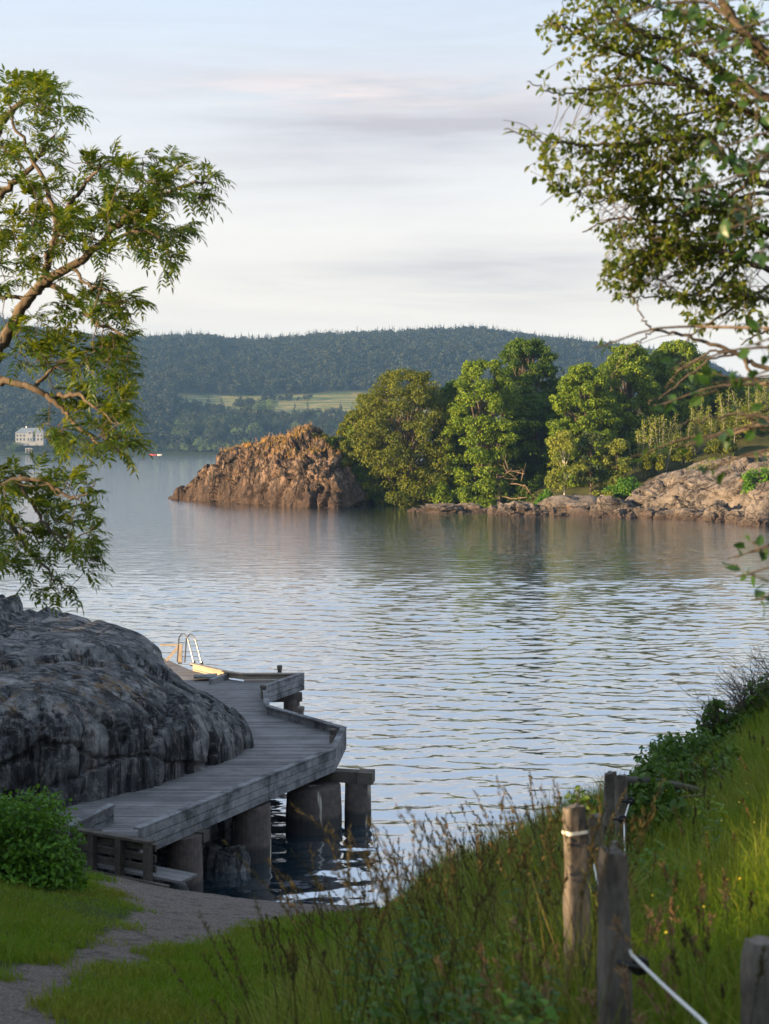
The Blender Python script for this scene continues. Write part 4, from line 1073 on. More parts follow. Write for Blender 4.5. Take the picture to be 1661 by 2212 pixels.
def build_jetty():
    root = empty('jetty', (edge[0][0], edge[0][1], 0), 'grey weathered plank jetty on concrete pillars curving round the rock', 'jetty'); L0 = np.array(root.location)

    def part(mb, name, mat, par=root, smooth=False):
        o = mb.build(name, M[mat], par, smooth)
        o.matrix_parent_inverse = par.matrix_world.inverted() if False else o.matrix_parent_inverse
        return o
    sh = lambda p: np.array(p) - L0
    # planks along x, clipped to the outline
    rb = lambda y: np.interp(y, EY[:6], EX[:6]) - .04 if y < EY[5] else 0

    def xr(y):
        if y <= min(EY[5], EY[6]): return float(np.interp(y, EY[:6], EX[:6])) - .05
        return float(np.interp(y, [EY[6], EY[7], EY[8], EY[8] + 6], [EX[6], EX[7], EX[8], EX[8] - 3])) - .05

    nl = edge[0]; nr = onz(142, 1788, 1.29)

    def xl(y): return float(np.interp(y, [nl[1], nl[1] + 1.75], [nl[0] - .05, -6.25])) if y < nl[1] + 1.75 else -9.5
    y = nl[1] + .06; mb = MB()
    while y < 47:
        w = .137; a, b = xl(y + w / 2), xr(y + w / 2); a1, b1 = xl(y), xr(y); b2 = xr(y + w)
        if a < b:
            z = DZ + rng.uniform(-.004, .004); t = .045
            V = [(a, y, z), (b1, y, z), (b2, y + w, z), (a, y + w, z), (a, y, z - t), (b1, y, z - t), (b2, y + w, z - t), (a, y + w, z - t)]
            mb.add(sh(V), [[0, 1, 2, 3], [4, 7, 6, 5], [0, 4, 5, 1], [1, 5, 6, 2], [2, 6, 7, 3], [3, 7, 4, 0]])
        y += w + .011
    part(mb, 'deck', 'deck')
    # fascia: three boards and a capping per run
    for i in range(len(edge) - 1):
        a, b = edge[i].copy(), edge[i + 1].copy(); mb = MB()
        bw = (KT - KB) / 3
        for k in range(3):
            z = KT - bw * (k + .5) - .012; a[2] = b[2] = z
            if k == 0 or i != 6: mb.beam(sh(a), sh(b), .05, bw - .014, jit=.0025)
        d = b - a; nrm = np.array([-d[1], d[0], 0]) / np.linalg.norm(d); c1, c2 = a + nrm * .045, b + nrm * .045; c1[2] = c2[2] = KT + .012
        mb.beam(sh(c1), sh(c2), .15, .034, jit=.002)
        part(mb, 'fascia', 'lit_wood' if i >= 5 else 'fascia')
        # joists beneath
    mb = MB()
    for t in np.linspace(.05, .98, 9):
        p = edge[0] * (1 - t) + edge[1] * t; mb.beam(sh((p[0] - 3.2, p[1] + 1.2, 1.27)), sh((p[0] - .08, p[1] + .02, 1.27)), .1, .22)
    for yy in np.linspace(34.5, 43, 7): x = xr(yy); mb.beam(sh((x - 3, yy, 1.27)), sh((x - .06, yy, 1.27)), .1, .22)
    part(mb, 'joist', 'brown_wood')
    # pillars
    for (u, v, rad, top) in [(399, 1946, .335, 1.16), (543, 1866, .40, 1.12), (678, 1800, .61, .93), (773, 1784, .295, .93)]:
        Y = CAMH * F / (v - V0) + rad * .9; x = (u - U0) / F * Y; mb = MB(); n = 12
        zs = np.linspace(-1.6, top, n); rr = rad * (1 + .02 * np.sin(zs * 5) + .10 * np.clip((.5 - zs) / 2, 0, 1)); mb.tube(sh(np.stack([np.full(n, x), np.full(n, Y), zs], 1)), rr, 28)
        part(mb, 'pillar', 'concrete', smooth=False)
    a = W(652, 1690, 32.2); b = W(807, 1685, 31.9); mb = MB(); mb.beam(sh((a[0] - 1.5, a[1] + .4, 1.06)), sh((b[0] - .35, b[1] + .06, 1.06)), .3, .25); mb.beam(sh((b[0] - .34, b[1] + .05, 1.06)), sh((b[0], b[1], 1.06)), .42, .26); part(mb, 'cross_beam', 'brown_wood')
    a = onz(447, 1795, 1.2); mb = MB(); mb.beam(sh((a[0] - 1.4, a[1] + .5, 1.1)), sh((a[0], a[1], 1.1)), .24, .2); part(mb, 'cross_beam', 'brown_wood')
    for (u, Y) in [(630, 42.2), (600, 38.6)]:
        x = (u - U0) / F * Y; mb = MB(); mb.tube(sh([(x, Y, -1.5), (x, Y, 1.0)]), [.26, .24], 18); part(mb, 'pillar', 'concrete')
    mb = MB(); mb.beam(sh((-4.2, 42.0, 1.04)), sh((-2.45, 42.2, 1.04)), .3, .24); part(mb, 'cross_beam', 'brown_wood')
    # mooring posts
    for (u, vt, vb, w) in [(604, 1437, 1467, .15), (650, 1526, 1561, .17), (569, 1480, 1508, .18), (719, 1574, 1605, .17)]:
        p = onz(u, vb, DZ); h = (vb - vt) / F * p[1]; mb = MB(); n = 7
        zs = np.array([-.3, 0, h * .45, h * .62, h * .8, h * .92, h]); rr = np.array([.5, .5, .48, .40, .52, .56, .46]) * w
        mb.tube(sh(np.stack([np.full(n, p[0]), np.full(n, p[1]), DZ + zs], 1)), rr, 14); part(mb, 'mooring_post', 'post_wood')
    # bathing ladder: two arched handrails
    lad = empty('ladder', (0, 0, 0), None, None); lad.parent = root
    f1, tp, f2 = onz(399, 1431, DZ), None, onz(437, 1436, DZ + .05)
    for off in (np.zeros(3), np.array([-.26, .12, 0])):
        dv = f2 - f1; dv[2] = 0; pts = []
        for q in np.linspace(0, math.pi, 13): pts.append(f1 + dv * (.16 + .28 * (1 - math.cos(q)) / 2 * 1.0) + np.array([0, 0, .80 + .16 * math.sin(q)]))
        P = [f1 + np.array([0, 0, 0])] + pts + [f1 + dv]
        P = np.array(P); P[1:14, :2] = (f1 + dv * np.linspace(.1, .62, 13)[:, None])[:, :2]
        mb = MB(); mb.tube(sh(P + off), .024, 8); part(mb, 'handrail', 'steel', lad, True)
        mb = MB(); e = f1 + dv + off; mb.add(sh([e + np.array(q) for q in ((-.16, -.02, 0), (.03, -.02, 0), (.02, -.02, .17), (-.16, .02, 0), (.03, .02, 0), (.02, .02, .17))]), [[0, 1, 2], [3, 5, 4]]); mb.add(sh([e + np.array(q) for q in ((-.16, -.02, 0), (.03, -.02, 0), (.02, -.02, .17), (-.16, .02, 0), (.03, .02, 0), (.02, .02, .17))]), [[0, 3, 4, 1], [1, 4, 5, 2], [2, 5, 3, 0]]); part(mb, 'bracket', 'black', lad)
    # wooden end post frame beside the ladder and the low step
    rl = empty('railing', (0, 0, 0), None, None); rl.parent = root
    a = onz(389, 1427, DZ)
    mb = MB(); mb.box(sh(a + np.array([0, 0, .2])), (.13, .13, .6)); part(mb, 'post', 'lit_wood', rl)
    mb = MB(); mb.box(sh(a + np.array([-.28, 0, .52])), (.75, .18, .05)); part(mb, 'rail', 'lit_wood', rl)
    mb = MB(); mb.beam(sh(a + np.array([-.05, -.02, .46])), sh(a + np.array([-.45, -.02, .0])), .06, .09); part(mb, 'brace', 'lit_wood', rl)
    mb = MB(); s0 = onz(455, 1474, DZ + .06); s1 = onz(491, 1462, DZ + .06); mb.beam(sh(s0), sh(s1), .12, .2); mb.beam(sh((s0 + s1) / 2 + np.array([-.8, .3, .05])), sh((s0 + s1) / 2 + np.array([-.1, .4, .05])), .6, .05); part(mb, 'step', 'fascia')
    # landing, ramp and railings at the land end
    R = np.array([-4.06, 24.9, 0]); Lf = np.array([-5.85, 25.85, 0]); d = (Lf - R); dn = unit(d); nn = np.array([dn[1], -dn[0], 0.])   # away from the camera
    if nn[1] < 0: nn = -nn
    rl = empty('railing', (0, 0, 0), None, None); rl.parent = root
    mb = MB(); mb.beam(sh(R + [0, 0, 1.55]), sh(Lf + [0, 0, 1.56]), .15, .045); part(mb, 'rail', 'brown_wood', rl)
    for t in (.05, .36, .66, .95):
        p = R + d * t; mb = MB(); mb.box(sh(p + np.array([0, 0, 1.155])), (.12, .12, .74), math.atan2(d[1], d[0])); part(mb, 'post', 'brown_wood', rl)
    for z in (1.42, 1.235, 1.05):
        mb = MB(); mb.beam(sh(R + nn * .10 + [0, 0, z]), sh(Lf + nn * .10 + [0, 0, z]), .04, .115); part(mb, 'rail', 'brown_wood', rl)
    mb = MB(); mb.beam(sh(R - dn * .42 - nn * .10 + [0, 0, .80]), sh(Lf - nn * .10 + [0, 0, .84]), .08, .16); part(mb, 'kerb_board', 'brown_wood', rl)
    mb = MB()
    for k in range(3):
        o = nn * (.16 + .17 * k); mb.beam(sh(R - dn * .55 + o + [0, 0, .90]), sh(Lf + o + [0, 0, .94]), .16, .045)
    part(mb, 'ramp', 'deck')
    mb = MB()
    for k in range(5):
        o = -nn * (.24 + .15 * k); mb.beam(sh(R - dn * (.42 - .08 * k) + o + [0, 0, .80 + .012 * k]), sh(R + dn * 1.9 + o + [0, 0, .86 + .012 * k]), .14, .05)
    part(mb, 'landing', 'deck')
    # second railing with slotted boards at the deck entrance
    rl = empty('railing', (0, 0, 0), None, None); rl.parent = root
    a = onz(149, 1784, 1.62); b = onz(243, 1738, 1.80)
    a = np.array([a[0], a[1], 1.62]); b = np.array([b[0], b[1], 1.80])
    mb = MB(); mb.beam(sh(a), sh(b), .16, .04); part(mb, 'rail', 'fascia', rl)
    for z in (-.11, -.30):
        mb = MB(); mb.beam(sh(a + [0, -.03, z]), sh(b + [0, -.03, z]), .05, .155); part(mb, 'rail', 'fascia', rl)
    for t in (.12, .62, .95):
        p = a + (b - a) * t; mb = MB(); mb.box(sh(p + np.array([0, .05, -.3])), (.1, .1, .56)); part(mb, 'post', 'fascia', rl)


build_jetty()


def near_boulders():
    for i, (u, v, Y, w_, h_, lb) in enumerate([(342, 1892, 27.0, .34, .62, 'round grey boulder behind the jetty railing'), (384, 1945, 26.0, .24, .34, 'dark boulder at the foot of the first pillar'), (459, 1868, 28.8, .26, .42, 'grey pointed rock under the jetty, beside the second pillar'), (502, 1870, 28.6, .40, .40, 'pale edged slanted rock in the water under the jetty')]):
        p = W(u, v, Y); boulder('boulder', p, (w_, w_ * .8, h_), 60 + i, M['rock_near'], lb, 'boulder', 'boulders under the jetty', rough=.7, sub=ICO3)


near_boulders()


# ------------------------------------------------------------------ fence
def fence():
    g = 'weathered posts of the wire fence'

    def post(u0, u1, vt, Y, label, depth=.07, rz=.35, tilt=0.0, tall=1.25, top=0.0, seed=0, band=False):
        r = np.random.default_rng(seed); w = (u1 - u0) / F * Y; c = W((u0 + u1) / 2, vt, Y); ht = c[2]; gzv = float(gz(c[0], Y)); H = ht - gzv + .25
        nz = 26; k = 20; an = np.arange(k) / k * 2 * math.pi; V = []
        cx = np.sign(np.cos(an)) * np.abs(np.cos(an)) ** .35; sy = np.sign(np.sin(an)) * np.abs(np.sin(an)) ** .35
        for j in range(nz):
            t = j / (nz - 1); s = 1 + .14 * (1 - t); s2 = 1 if t < .985 else .9
            x = cx * w / 2 * s * s2; y = sy * depth / 2 * s * s2; z = np.full(k, t * H)
            if j == nz - 1: z = z + (x / w) * top
            V.append(np.stack([x + tilt * (H - t * H), y, z], 1))
        v = np.vstack(V); n = unit(np.stack([v[:, 0], v[:, 1], 0 * v[:, 0]], 1)); v += n * (.010 * fbm(v * np.array([40, 40, 4]) + seed * 3, 3, seed) + .008 * fbm(v * np.array([9, 9, 5]) + seed, 2, seed + 5))[:, None]; v[-k:, 2] += .022 * fbm(v[-k:] * 28 + seed, 2, seed + 9)
        cap = np.vstack([v[-k:], [[0, 0, H - .004]]])
        cr, sr = math.cos(rz), math.sin(rz); rot = lambda q: np.stack([q[:, 0] * cr - q[:, 1] * sr, q[:, 0] * sr + q[:, 1] * cr, q[:, 2]], 1)
        mb = MB(); mb.add(rot(v), grid_faces(nz, k, True)); mb.add(rot(cap), [[q, (q + 1) % k, k] for q in range(k)])
        o = mb.build('fence_post', M['post_wood'], smooth=False); o.location = (c[0], Y, gzv - .25); tag(o, label, 'fence post', g)
        if band:
            q = V[nz - 3] * np.array([1.06, 1.1, 1]); lo = q.copy(); lo[:, 2] -= .018; m2 = MB(); m2.add(rot(np.vstack([lo, q])), grid_faces(2, k, True)); m2.build('band', M['cream'], o)
        return o
    post(1606, 1690, 2032, 4.9, 'fence post cut off by the frame corner, mossy grey top', seed=1, top=-.03)
    post(1290, 1356, 1838, 5.6, 'grey fence post standing closest with white rope beside it', seed=2, rz=.42, top=-.02, tilt=.012)
    p2 = post(1216, 1266, 1742, 7.3, 'dark brown leaning fence post with a pale band near its top', seed=3, rz=.42, tilt=.03, band=True)
    post(1271, 1302, 1762, 10.5, 'thin fence post behind the pale banded one', seed=4, rz=.4)
    post(1304, 1333, 1668, 13.6, 'far fence post, left of the tied pair', seed=5, rz=.3, top=.01)
    post(1330, 1354, 1674, 13.3, 'far fence post, right of the tied pair, with insulators', seed=6, rz=.3)
    post(1321, 1336, 1818, 12.2, 'short broken stub between the fence posts', seed=7)
    # pale band (tape) round the banded post
    mb = MB(); c = W(1241, 1762, 7.3); s = np.array([[-.066, -.05], [.066, .008], [.05, .05], [-.075, -.01]]); n = 4
    q = W(1241, 1762, 7.3); zt = q[2]
    ring = [(x * 1.02, y * 1.1, z) for z in (zt - .012, zt + .012) for x, y in s]
    # railing log from the far posts
    mb = MB(); mb.tube(curve([W(1345, 1688, 13.9), W(1400, 1690, 14.2), W(1480, 1703, 14.9), W(1570, 1728, 15.6)], 8), .05, 8)
    tag(mb.build('fence_rail', M['brown_wood'], smooth=True), 'dark horizontal rail running from the far posts into the shrubs', 'fence rail')
    pts = [W(1620, 2330, 4.45), W(1516, 2204, 4.75), W(1442, 2137, 5.1), W(1366, 2064, 5.45), W(1340, 2020, 6.2), W(1294, 1926, 8.8), W(1282, 1864, 10.4), W(1320, 1850, 11.8), W(1349, 1844, 12.6), W(1348, 1772, 13.0), W(1360, 1731, 13.2)]
    mb = MB(); c = []
    for a, b in zip(pts[:-1], pts[1:]):
        for t in np.linspace(0, 1, 6)[:-1]: q = a + (b - a) * t; c.append(q)
    c.append(pts[-1]); mb.tube(np.array(c), .0068, 8); tag(mb.build('fence_rope', M['rope'], smooth=True), 'white electric fence rope sagging between the posts', 'rope')
    for i, (u, v, Y, lb) in enumerate([(1381, 2086, 5.42, 'black insulator on the closest post holding white rope'), (1292, 1924, 8.78, 'black insulator below mid height of the thin post'), (1281, 1864, 10.38, 'black insulator on the thin post, upper one'), (1345, 1770, 12.98, 'lower black insulator on the far pair of posts'), (1361, 1731, 13.18, 'upper black insulator on the far pair of posts')]):
        p = W(u, v, Y); mb = MB(); s = 1. if i < 1 else .9 if i < 3 else 1.1
        a = np.linspace(0, 2 * math.pi, 15); ring = np.stack([.028 * np.cos(a) * s, 0 * a, .028 * np.sin(a) * s], 1)
        mb.tube(ring, .011 * s, 7, False); mb.tube([(-.08, .03, 0), (-.03, .0, 0), (.02, -.02, 0)], [.012, .014, .02], 8); o = mb.build('insulator', M['black'], smooth=True); o.location = p; tag(o, lb, 'insulator', 'black insulators on the fence')


fence()


# ------------------------------------------------------------------ grass and weeds
def grass():
    r = np.random.default_rng(77)

    def scatter(n, y0, y1, pw=1.0, m=.33):
        y = y0 + (y1 - y0) * r.uniform(0, 1, n) ** pw; x = r.uniform(-m, m, n) * y; return x, y
    x, y = scatter(330000, 4.0, 26.5, .85)
    z = gz(x, y); p = np.stack([x, y, z], 1); pd = poly_dist(x, y, path_w) + .50 * fbm(p * np.array([1.6, 1.6, 0]), 4, 4) + .10 * r.normal(0, 1, len(x))
    u, v = to_uv(p)
    ok = (pd < 0) & (z > .35) & ~((x < -3.5) & (y > 23.9)) & (x > -9)
    tallz = sstep(-.9, .3, x - (-.9 + .1 * (y - 6))) * sstep(26, 23, y)        # tall to the right of the path
    right = sstep(1.0, 1.6, x / y * 6 - .1 * 0)
    H = .07 + .06 * r.uniform(0, 1, len(x)) + tallz * (.14 + .46 * r.uniform(0, 1, len(x)) ** 1.6)
    H = H * np.where(x / y > .165, .62, 1.0)
    H = H * (1 + .5 * fbm(p * np.array([.9, .9, 0]), 3, 8)); pn = fbm(p * np.array([.5, .5, 0]), 3, 18)
    lft = ok & (tallz < .35)
    for nm, sel, mt, lb in (('lawn_grass', lft, 'lawn', 'short green grass on the slope beside the gravel path'), ('meadow_grass', ok & (tallz >= .35) & (x / y > .165), 'meadow', 'green meadow grass on the bank behind the fence'), ('tall_grass', ok & (tallz >= .35) & (x / y <= .165), 'tall', 'tall tangled grass in front of the fence')):
        i = np.where(sel)[0]; mb = MB(); n = len(i)
        blades(mb, p[i] - np.array([0, 0, .02]), np.maximum(H[i], .05) * r.uniform(.7, 1.3, n), (.0035 + .0004 * y[i]) * r.uniform(.7, 1.3, n) + .001, r.uniform(.1, .8, n), r.uniform(0, 6.28, n))
        tag(mb.build(nm, M[mt]), lb, 'grass', kind='stuff')
    # flowering stems with seed heads
    mb = MB(); hd = MB(); k = 0
    spots = []
    for _ in range(300):
        uu = r.uniform(560, 1300); Y = r.uniform(5.5, 12.0); top = np.interp(uu, [560, 640, 760, 900, 1000, 1100, 1200, 1300], [2030, 1960, 1850, 1760, 1790, 1720, 1690, 1720]) + abs(r.normal(0, 110)) - 10
        xx = (uu - U0) / F * Y; g0 = float(gz(xx, Y)); zt = CAMH - (top - V0) / F * Y; h = zt - g0
        if .4 < h < 1.5: spots.append((xx, Y, g0, h))
    for _ in range(150):
        Y = r.uniform(4.5, 16); xx = r.uniform(.0, .30) * Y; g0 = float(gz(xx, Y)); spots.append((xx, Y, g0, r.uniform(.35, .7)))
    for xx, Y, g0, h in spots:
        le = r.normal(0, .22, 2) + np.array([-.10, 0]); c = curve([(xx, Y, g0), (xx + le[0] * .3, Y + le[1] * .3, g0 + h * .5), (xx + le[0] * h, Y + le[1] * h, g0 + h)], 6)
        mb.tube(c, np.linspace(.0028, .0014, 6), 3, False)
        n = 26; t = r.uniform(.80, 1.0, n); q = np.stack([np.interp(t, np.linspace(0, 1, 6), c[:, a]) for a in range(3)], 1); dd = unit(c[-1] - c[-2])
        dr = unit(dd + .55 * rand_dirs(n, r)); add_leaves(hd, q + .006 * rand_dirs(n, r), dr, rand_dirs(n, r), r.uniform(.018, .04, n), .009, 'quad')
    h2 = MB()
    for _ in range(55):
        Y = r.uniform(4.6, 7.6); uu = r.normal(1170, 95) if r.uniform() < .75 else r.uniform(1380, 1600); xx = (uu - U0) / F * Y; g0 = float(gz(xx, Y)); h = r.uniform(.35, .75); le = r.normal(0, .2, 2); c = curve([(xx, Y, g0), (xx + le[0] * .2, Y + le[1] * .2, g0 + h * .6), (xx + le[0] * h, Y + le[1] * h, g0 + h)], 8)
        mb.tube(c, np.linspace(.003, .0015, 8), 3, False); n = 40; t = r.uniform(.62, 1.0, n); q = np.stack([np.interp(t, np.linspace(0, 1, 8), c[:, a]) for a in range(3)], 1); dd = unit(c[-1] - c[-2])
        add_leaves(h2, q + .012 * rand_dirs(n, r), unit(dd + .8 * rand_dirs(n, r)), rand_dirs(n, r), r.uniform(.02, .05, n), .010, 'quad')
    M['pinkhead'] = leaf_mat('dry_panicle', (.14, .09, .05), (.30, .20, .12), (.4, .2, .1), .35, .8)
    tag(h2.build('dry_panicles', M['pinkhead']), 'pinkish dry grass panicles around the fence posts', 'grass', kind='stuff')
    tag(mb.build('grass_stems', M['strawhead']), 'thin flowering grass stems against the water', 'grass', kind='stuff')
    tag(hd.build('grass_seed_heads', M['strawhead']), 'brown seed heads of the tall grass against the water', 'grass', kind='stuff')
    # meadow flowers
    mb = MB(); n = 40; x, y = scatter(n, 7, 19); x = np.abs(x) * .5 + y * .15; p = np.stack([x, y, gz(x, y) + r.uniform(.25, .42, n)], 1)
    add_leaves(mb, p, rand_dirs(n, r), np.array([[0, -.5, 1.]]) + .3 * rand_dirs(n, r), .02, .02, 'quad'); M['yellow'] = plain('buttercup_yellow', (.75, .5, .02), .5)
    tag(mb.build('buttercup_flowers', M['yellow']), 'tiny yellow flowers dotted in the meadow grass', 'flowers', kind='stuff')


grass()


def weed_proto(seed, h, mat):
    r = np.random.default_rng(seed); root = empty('leafy_weed', (0, 0, 0), 'leafy green weed standing in the tall grass', 'weed', 'leafy weeds in the tall grass'); tm = MB(); mb = MB()
    for s in range(4):
        e = np.array([r.normal(0, .10), r.normal(0, .10), h * r.uniform(.65, 1.05)]); c = curve([(0, 0, -.05), e * .5 + r.normal(0, .02, 3), e], 8); tm.tube(c, np.linspace(.005, .002, 8), 4, False)
        n = 16; t = np.repeat(np.linspace(.25, 1, n // 2), 2); q = np.stack([np.interp(t, np.linspace(0, 1, 8), c[:, a]) for a in range(3)], 1)
        az = np.tile([0, math.pi], n // 2) + np.repeat(np.arange(n // 2) * 1.57, 2) + r.normal(0, .3, n); d = np.stack([np.cos(az), np.sin(az), .15 + r.normal(0, .2, n)], 1)
        L = .10 * (1.25 - .7 * t) * r.uniform(.8, 1.25, n); add_leaves(mb, q, d, np.array([[0, 0, 1.]]) + .3 * rand_dirs(n, r), L, L * .5, 'ovate', droop=.3)
    tm.build('stem', M['shrub_leaf'], root); mb.build('foliage', mat, root); return root


def weeds():
    r = np.random.default_rng(31); pro = [weed_proto(1, .62, M['weed_leaf']), weed_proto(2, .5, M['shrub_leaf']), weed_proto(3, .75, M['bramble_leaf'])]
    used = set()
    for i in range(48):
        k = i % 3; Y = r.uniform(5.0, 9); u = r.uniform(760, 1190) if i < 34 else r.uniform(1080, 1600); Y = Y if i < 34 else r.uniform(8, 15)
        x = (u - U0) / F * Y; o = pro[k] if k not in used else copy_tree(pro[k]); used.add(k)
        o.location = (x, Y, float(gz(x, Y))); o.rotation_euler[2] = r.uniform(0, 6.28); s = r.uniform(.8, 1.25) if i < 34 else r.uniform(.65, 1.1); o.scale = (s, s, s)


weeds()


def bank_shrubs():
    b = ghit(30, 1905); bush('bank_shrub', 'dense bright green shrub beside the jetty railing', b, 2.1, 1.6, 1.6, M['shrub_leaf'], 401, nc=46, nl=190, ls=.075, lw=.6, shape='ovate', clump=.42)
    b = ghit(128, 1925); bush('bank_shrub', 'low green shrub covering the end of the jetty railing', b, .8, .7, .62, M['shrub_leaf'], 402, nc=20, nl=170, ls=.07, lw=.6, shape='ovate', clump=.5)
    specs = [(1452, 1800, 13.9, 1.05, .78, 'dark bramble thicket right of the far fence posts'), (1530, 1690, 19.5, 1.4, .8, 'green bramble mound under the bare twigs'), (1400, 1775, 18.5, 1.0, .8, 'leafy bramble at the water side of the far posts'), (1600, 1610, 21.2, 1.4, .75, 'green shrub under the bare twiggy bush'), (1670, 1560, 21.2, 1.2, .7, 'shrub high on the bank at the frame edge'), (1460, 1700, 20.5, 1.2, .8, 'small leafy bush on the bank edge above the water'), (1540, 1780, 16.5, 1.2, .6, 'leafy bramble lying under the fallen dead branch')]
    for i, (u, v, Y, w, h, lb) in enumerate(specs):
        x = (u - U0) / F * Y; bush('bramble', lb, (x, Y, float(gz(x, Y)) - .05), w, w * .8, h, M['bramble_leaf'], 410 + i, 'shrubs on the right bank', nc=22, nl=80, ls=.085, lw=.7, shape='ovate', clump=.5)
    x = (1250 - U0) / F * 9.5; z = float(gz(x, 9.5)); tgt = W(1250, 1722, 9.5)
    b = bush('climbing_sprig', 'leafy green sprig rising behind the pale banded post', (x, 9.5, tgt[2] - .12), .26, .2, .22, M['bramble_leaf'], 430, nc=7, nl=9, ls=.055, lw=.7, shape='ovate', stems=7, stem_r=.003)
    mb = MB(); mb.tube(curve([(0, 0, z - tgt[2]), (.03, 0, -.4), (0, 0, .1)], 8), .004, 4, False); mb.build('stem', M['shrub_leaf'], b)
    # bare twiggy bush
    r = np.random.default_rng(44)

    def twigs(u, v, Y, hpx, n, lb, spread=.6):
        p = W(u, v, Y); root = empty('bare_twig_bush', p, lb, 'shrub', 'bare twiggy bushes on the bank'); tm = MB(); h0 = hpx / F * Y
        for _ in range(n):
            az = r.uniform(0, 6.28); le = r.uniform(.1, spread); h = h0 * r.uniform(.5, 1.1); e = np.array([math.cos(az) * le * h0 - .25 * h0 * r.uniform(0, 1), math.sin(az) * le * h0, h])
            c = curve([(r.normal(0, .1), r.normal(0, .1), -.5), e * np.array([.4, .4, .6]), e], 8) + r.normal(0, .012, (8, 3)); tm.tube(c, np.linspace(.010, .003, 8), 4, False)
            for _ in range(5):
                s = c[r.integers(3, 8)]; d = np.array([r.normal(-.1, .2), r.normal(0, .2), r.uniform(.05, .3)]) * h0 * .8; tm.tube([s, s + d * .5 + r.normal(0, .02, 3), s + d], [.0045, .003, .002], 3, False)
        tm.build('twig', M['twig'], root)
    twigs(1625, 1600, 21.3, 150, 60, 'bare brown twiggy bush on the bank crest at the frame edge')
    twigs(1560, 1620, 21.3, 110, 26, 'sparse bare twigs on the bank edge over the water')
    twigs(1700, 1580, 21.0, 160, 40, 'bare twiggy bush half outside the frame')
    # dead branch lying on the bank
    root = empty('fallen_branch', W(1661, 1690, 14.5), 'bare forked dead branch lying over the bank grass', 'branch'); o = np.array(root.location); tm = MB()
    B = lambda L, r0, r1, Y: tm.tube(curve([W(u, v, Y) - o for u, v in L], 16), np.linspace(r0, r1, 16), 7)
    B([(1720, 1660), (1661, 1684), (1610, 1708), (1560, 1730), (1530, 1755), (1480, 1772), (1400, 1800)], .035, .008, 14.4)
    B([(1570, 1724), (1520, 1718), (1460, 1728), (1390, 1765)], .018, .005, 14.3); B([(1595, 1712), (1570, 1750), (1545, 1790)], .016, .004, 14.3); B([(1700, 1720), (1640, 1740), (1600, 1780), (1600, 1800)], .012, .003, 13.6); B([(1540, 1660), (1580, 1700), (1640, 1745), (1700, 1760)], .02, .008, 15.2)
    tm.build('limb', M['bark'], root, True)


bank_shrubs()


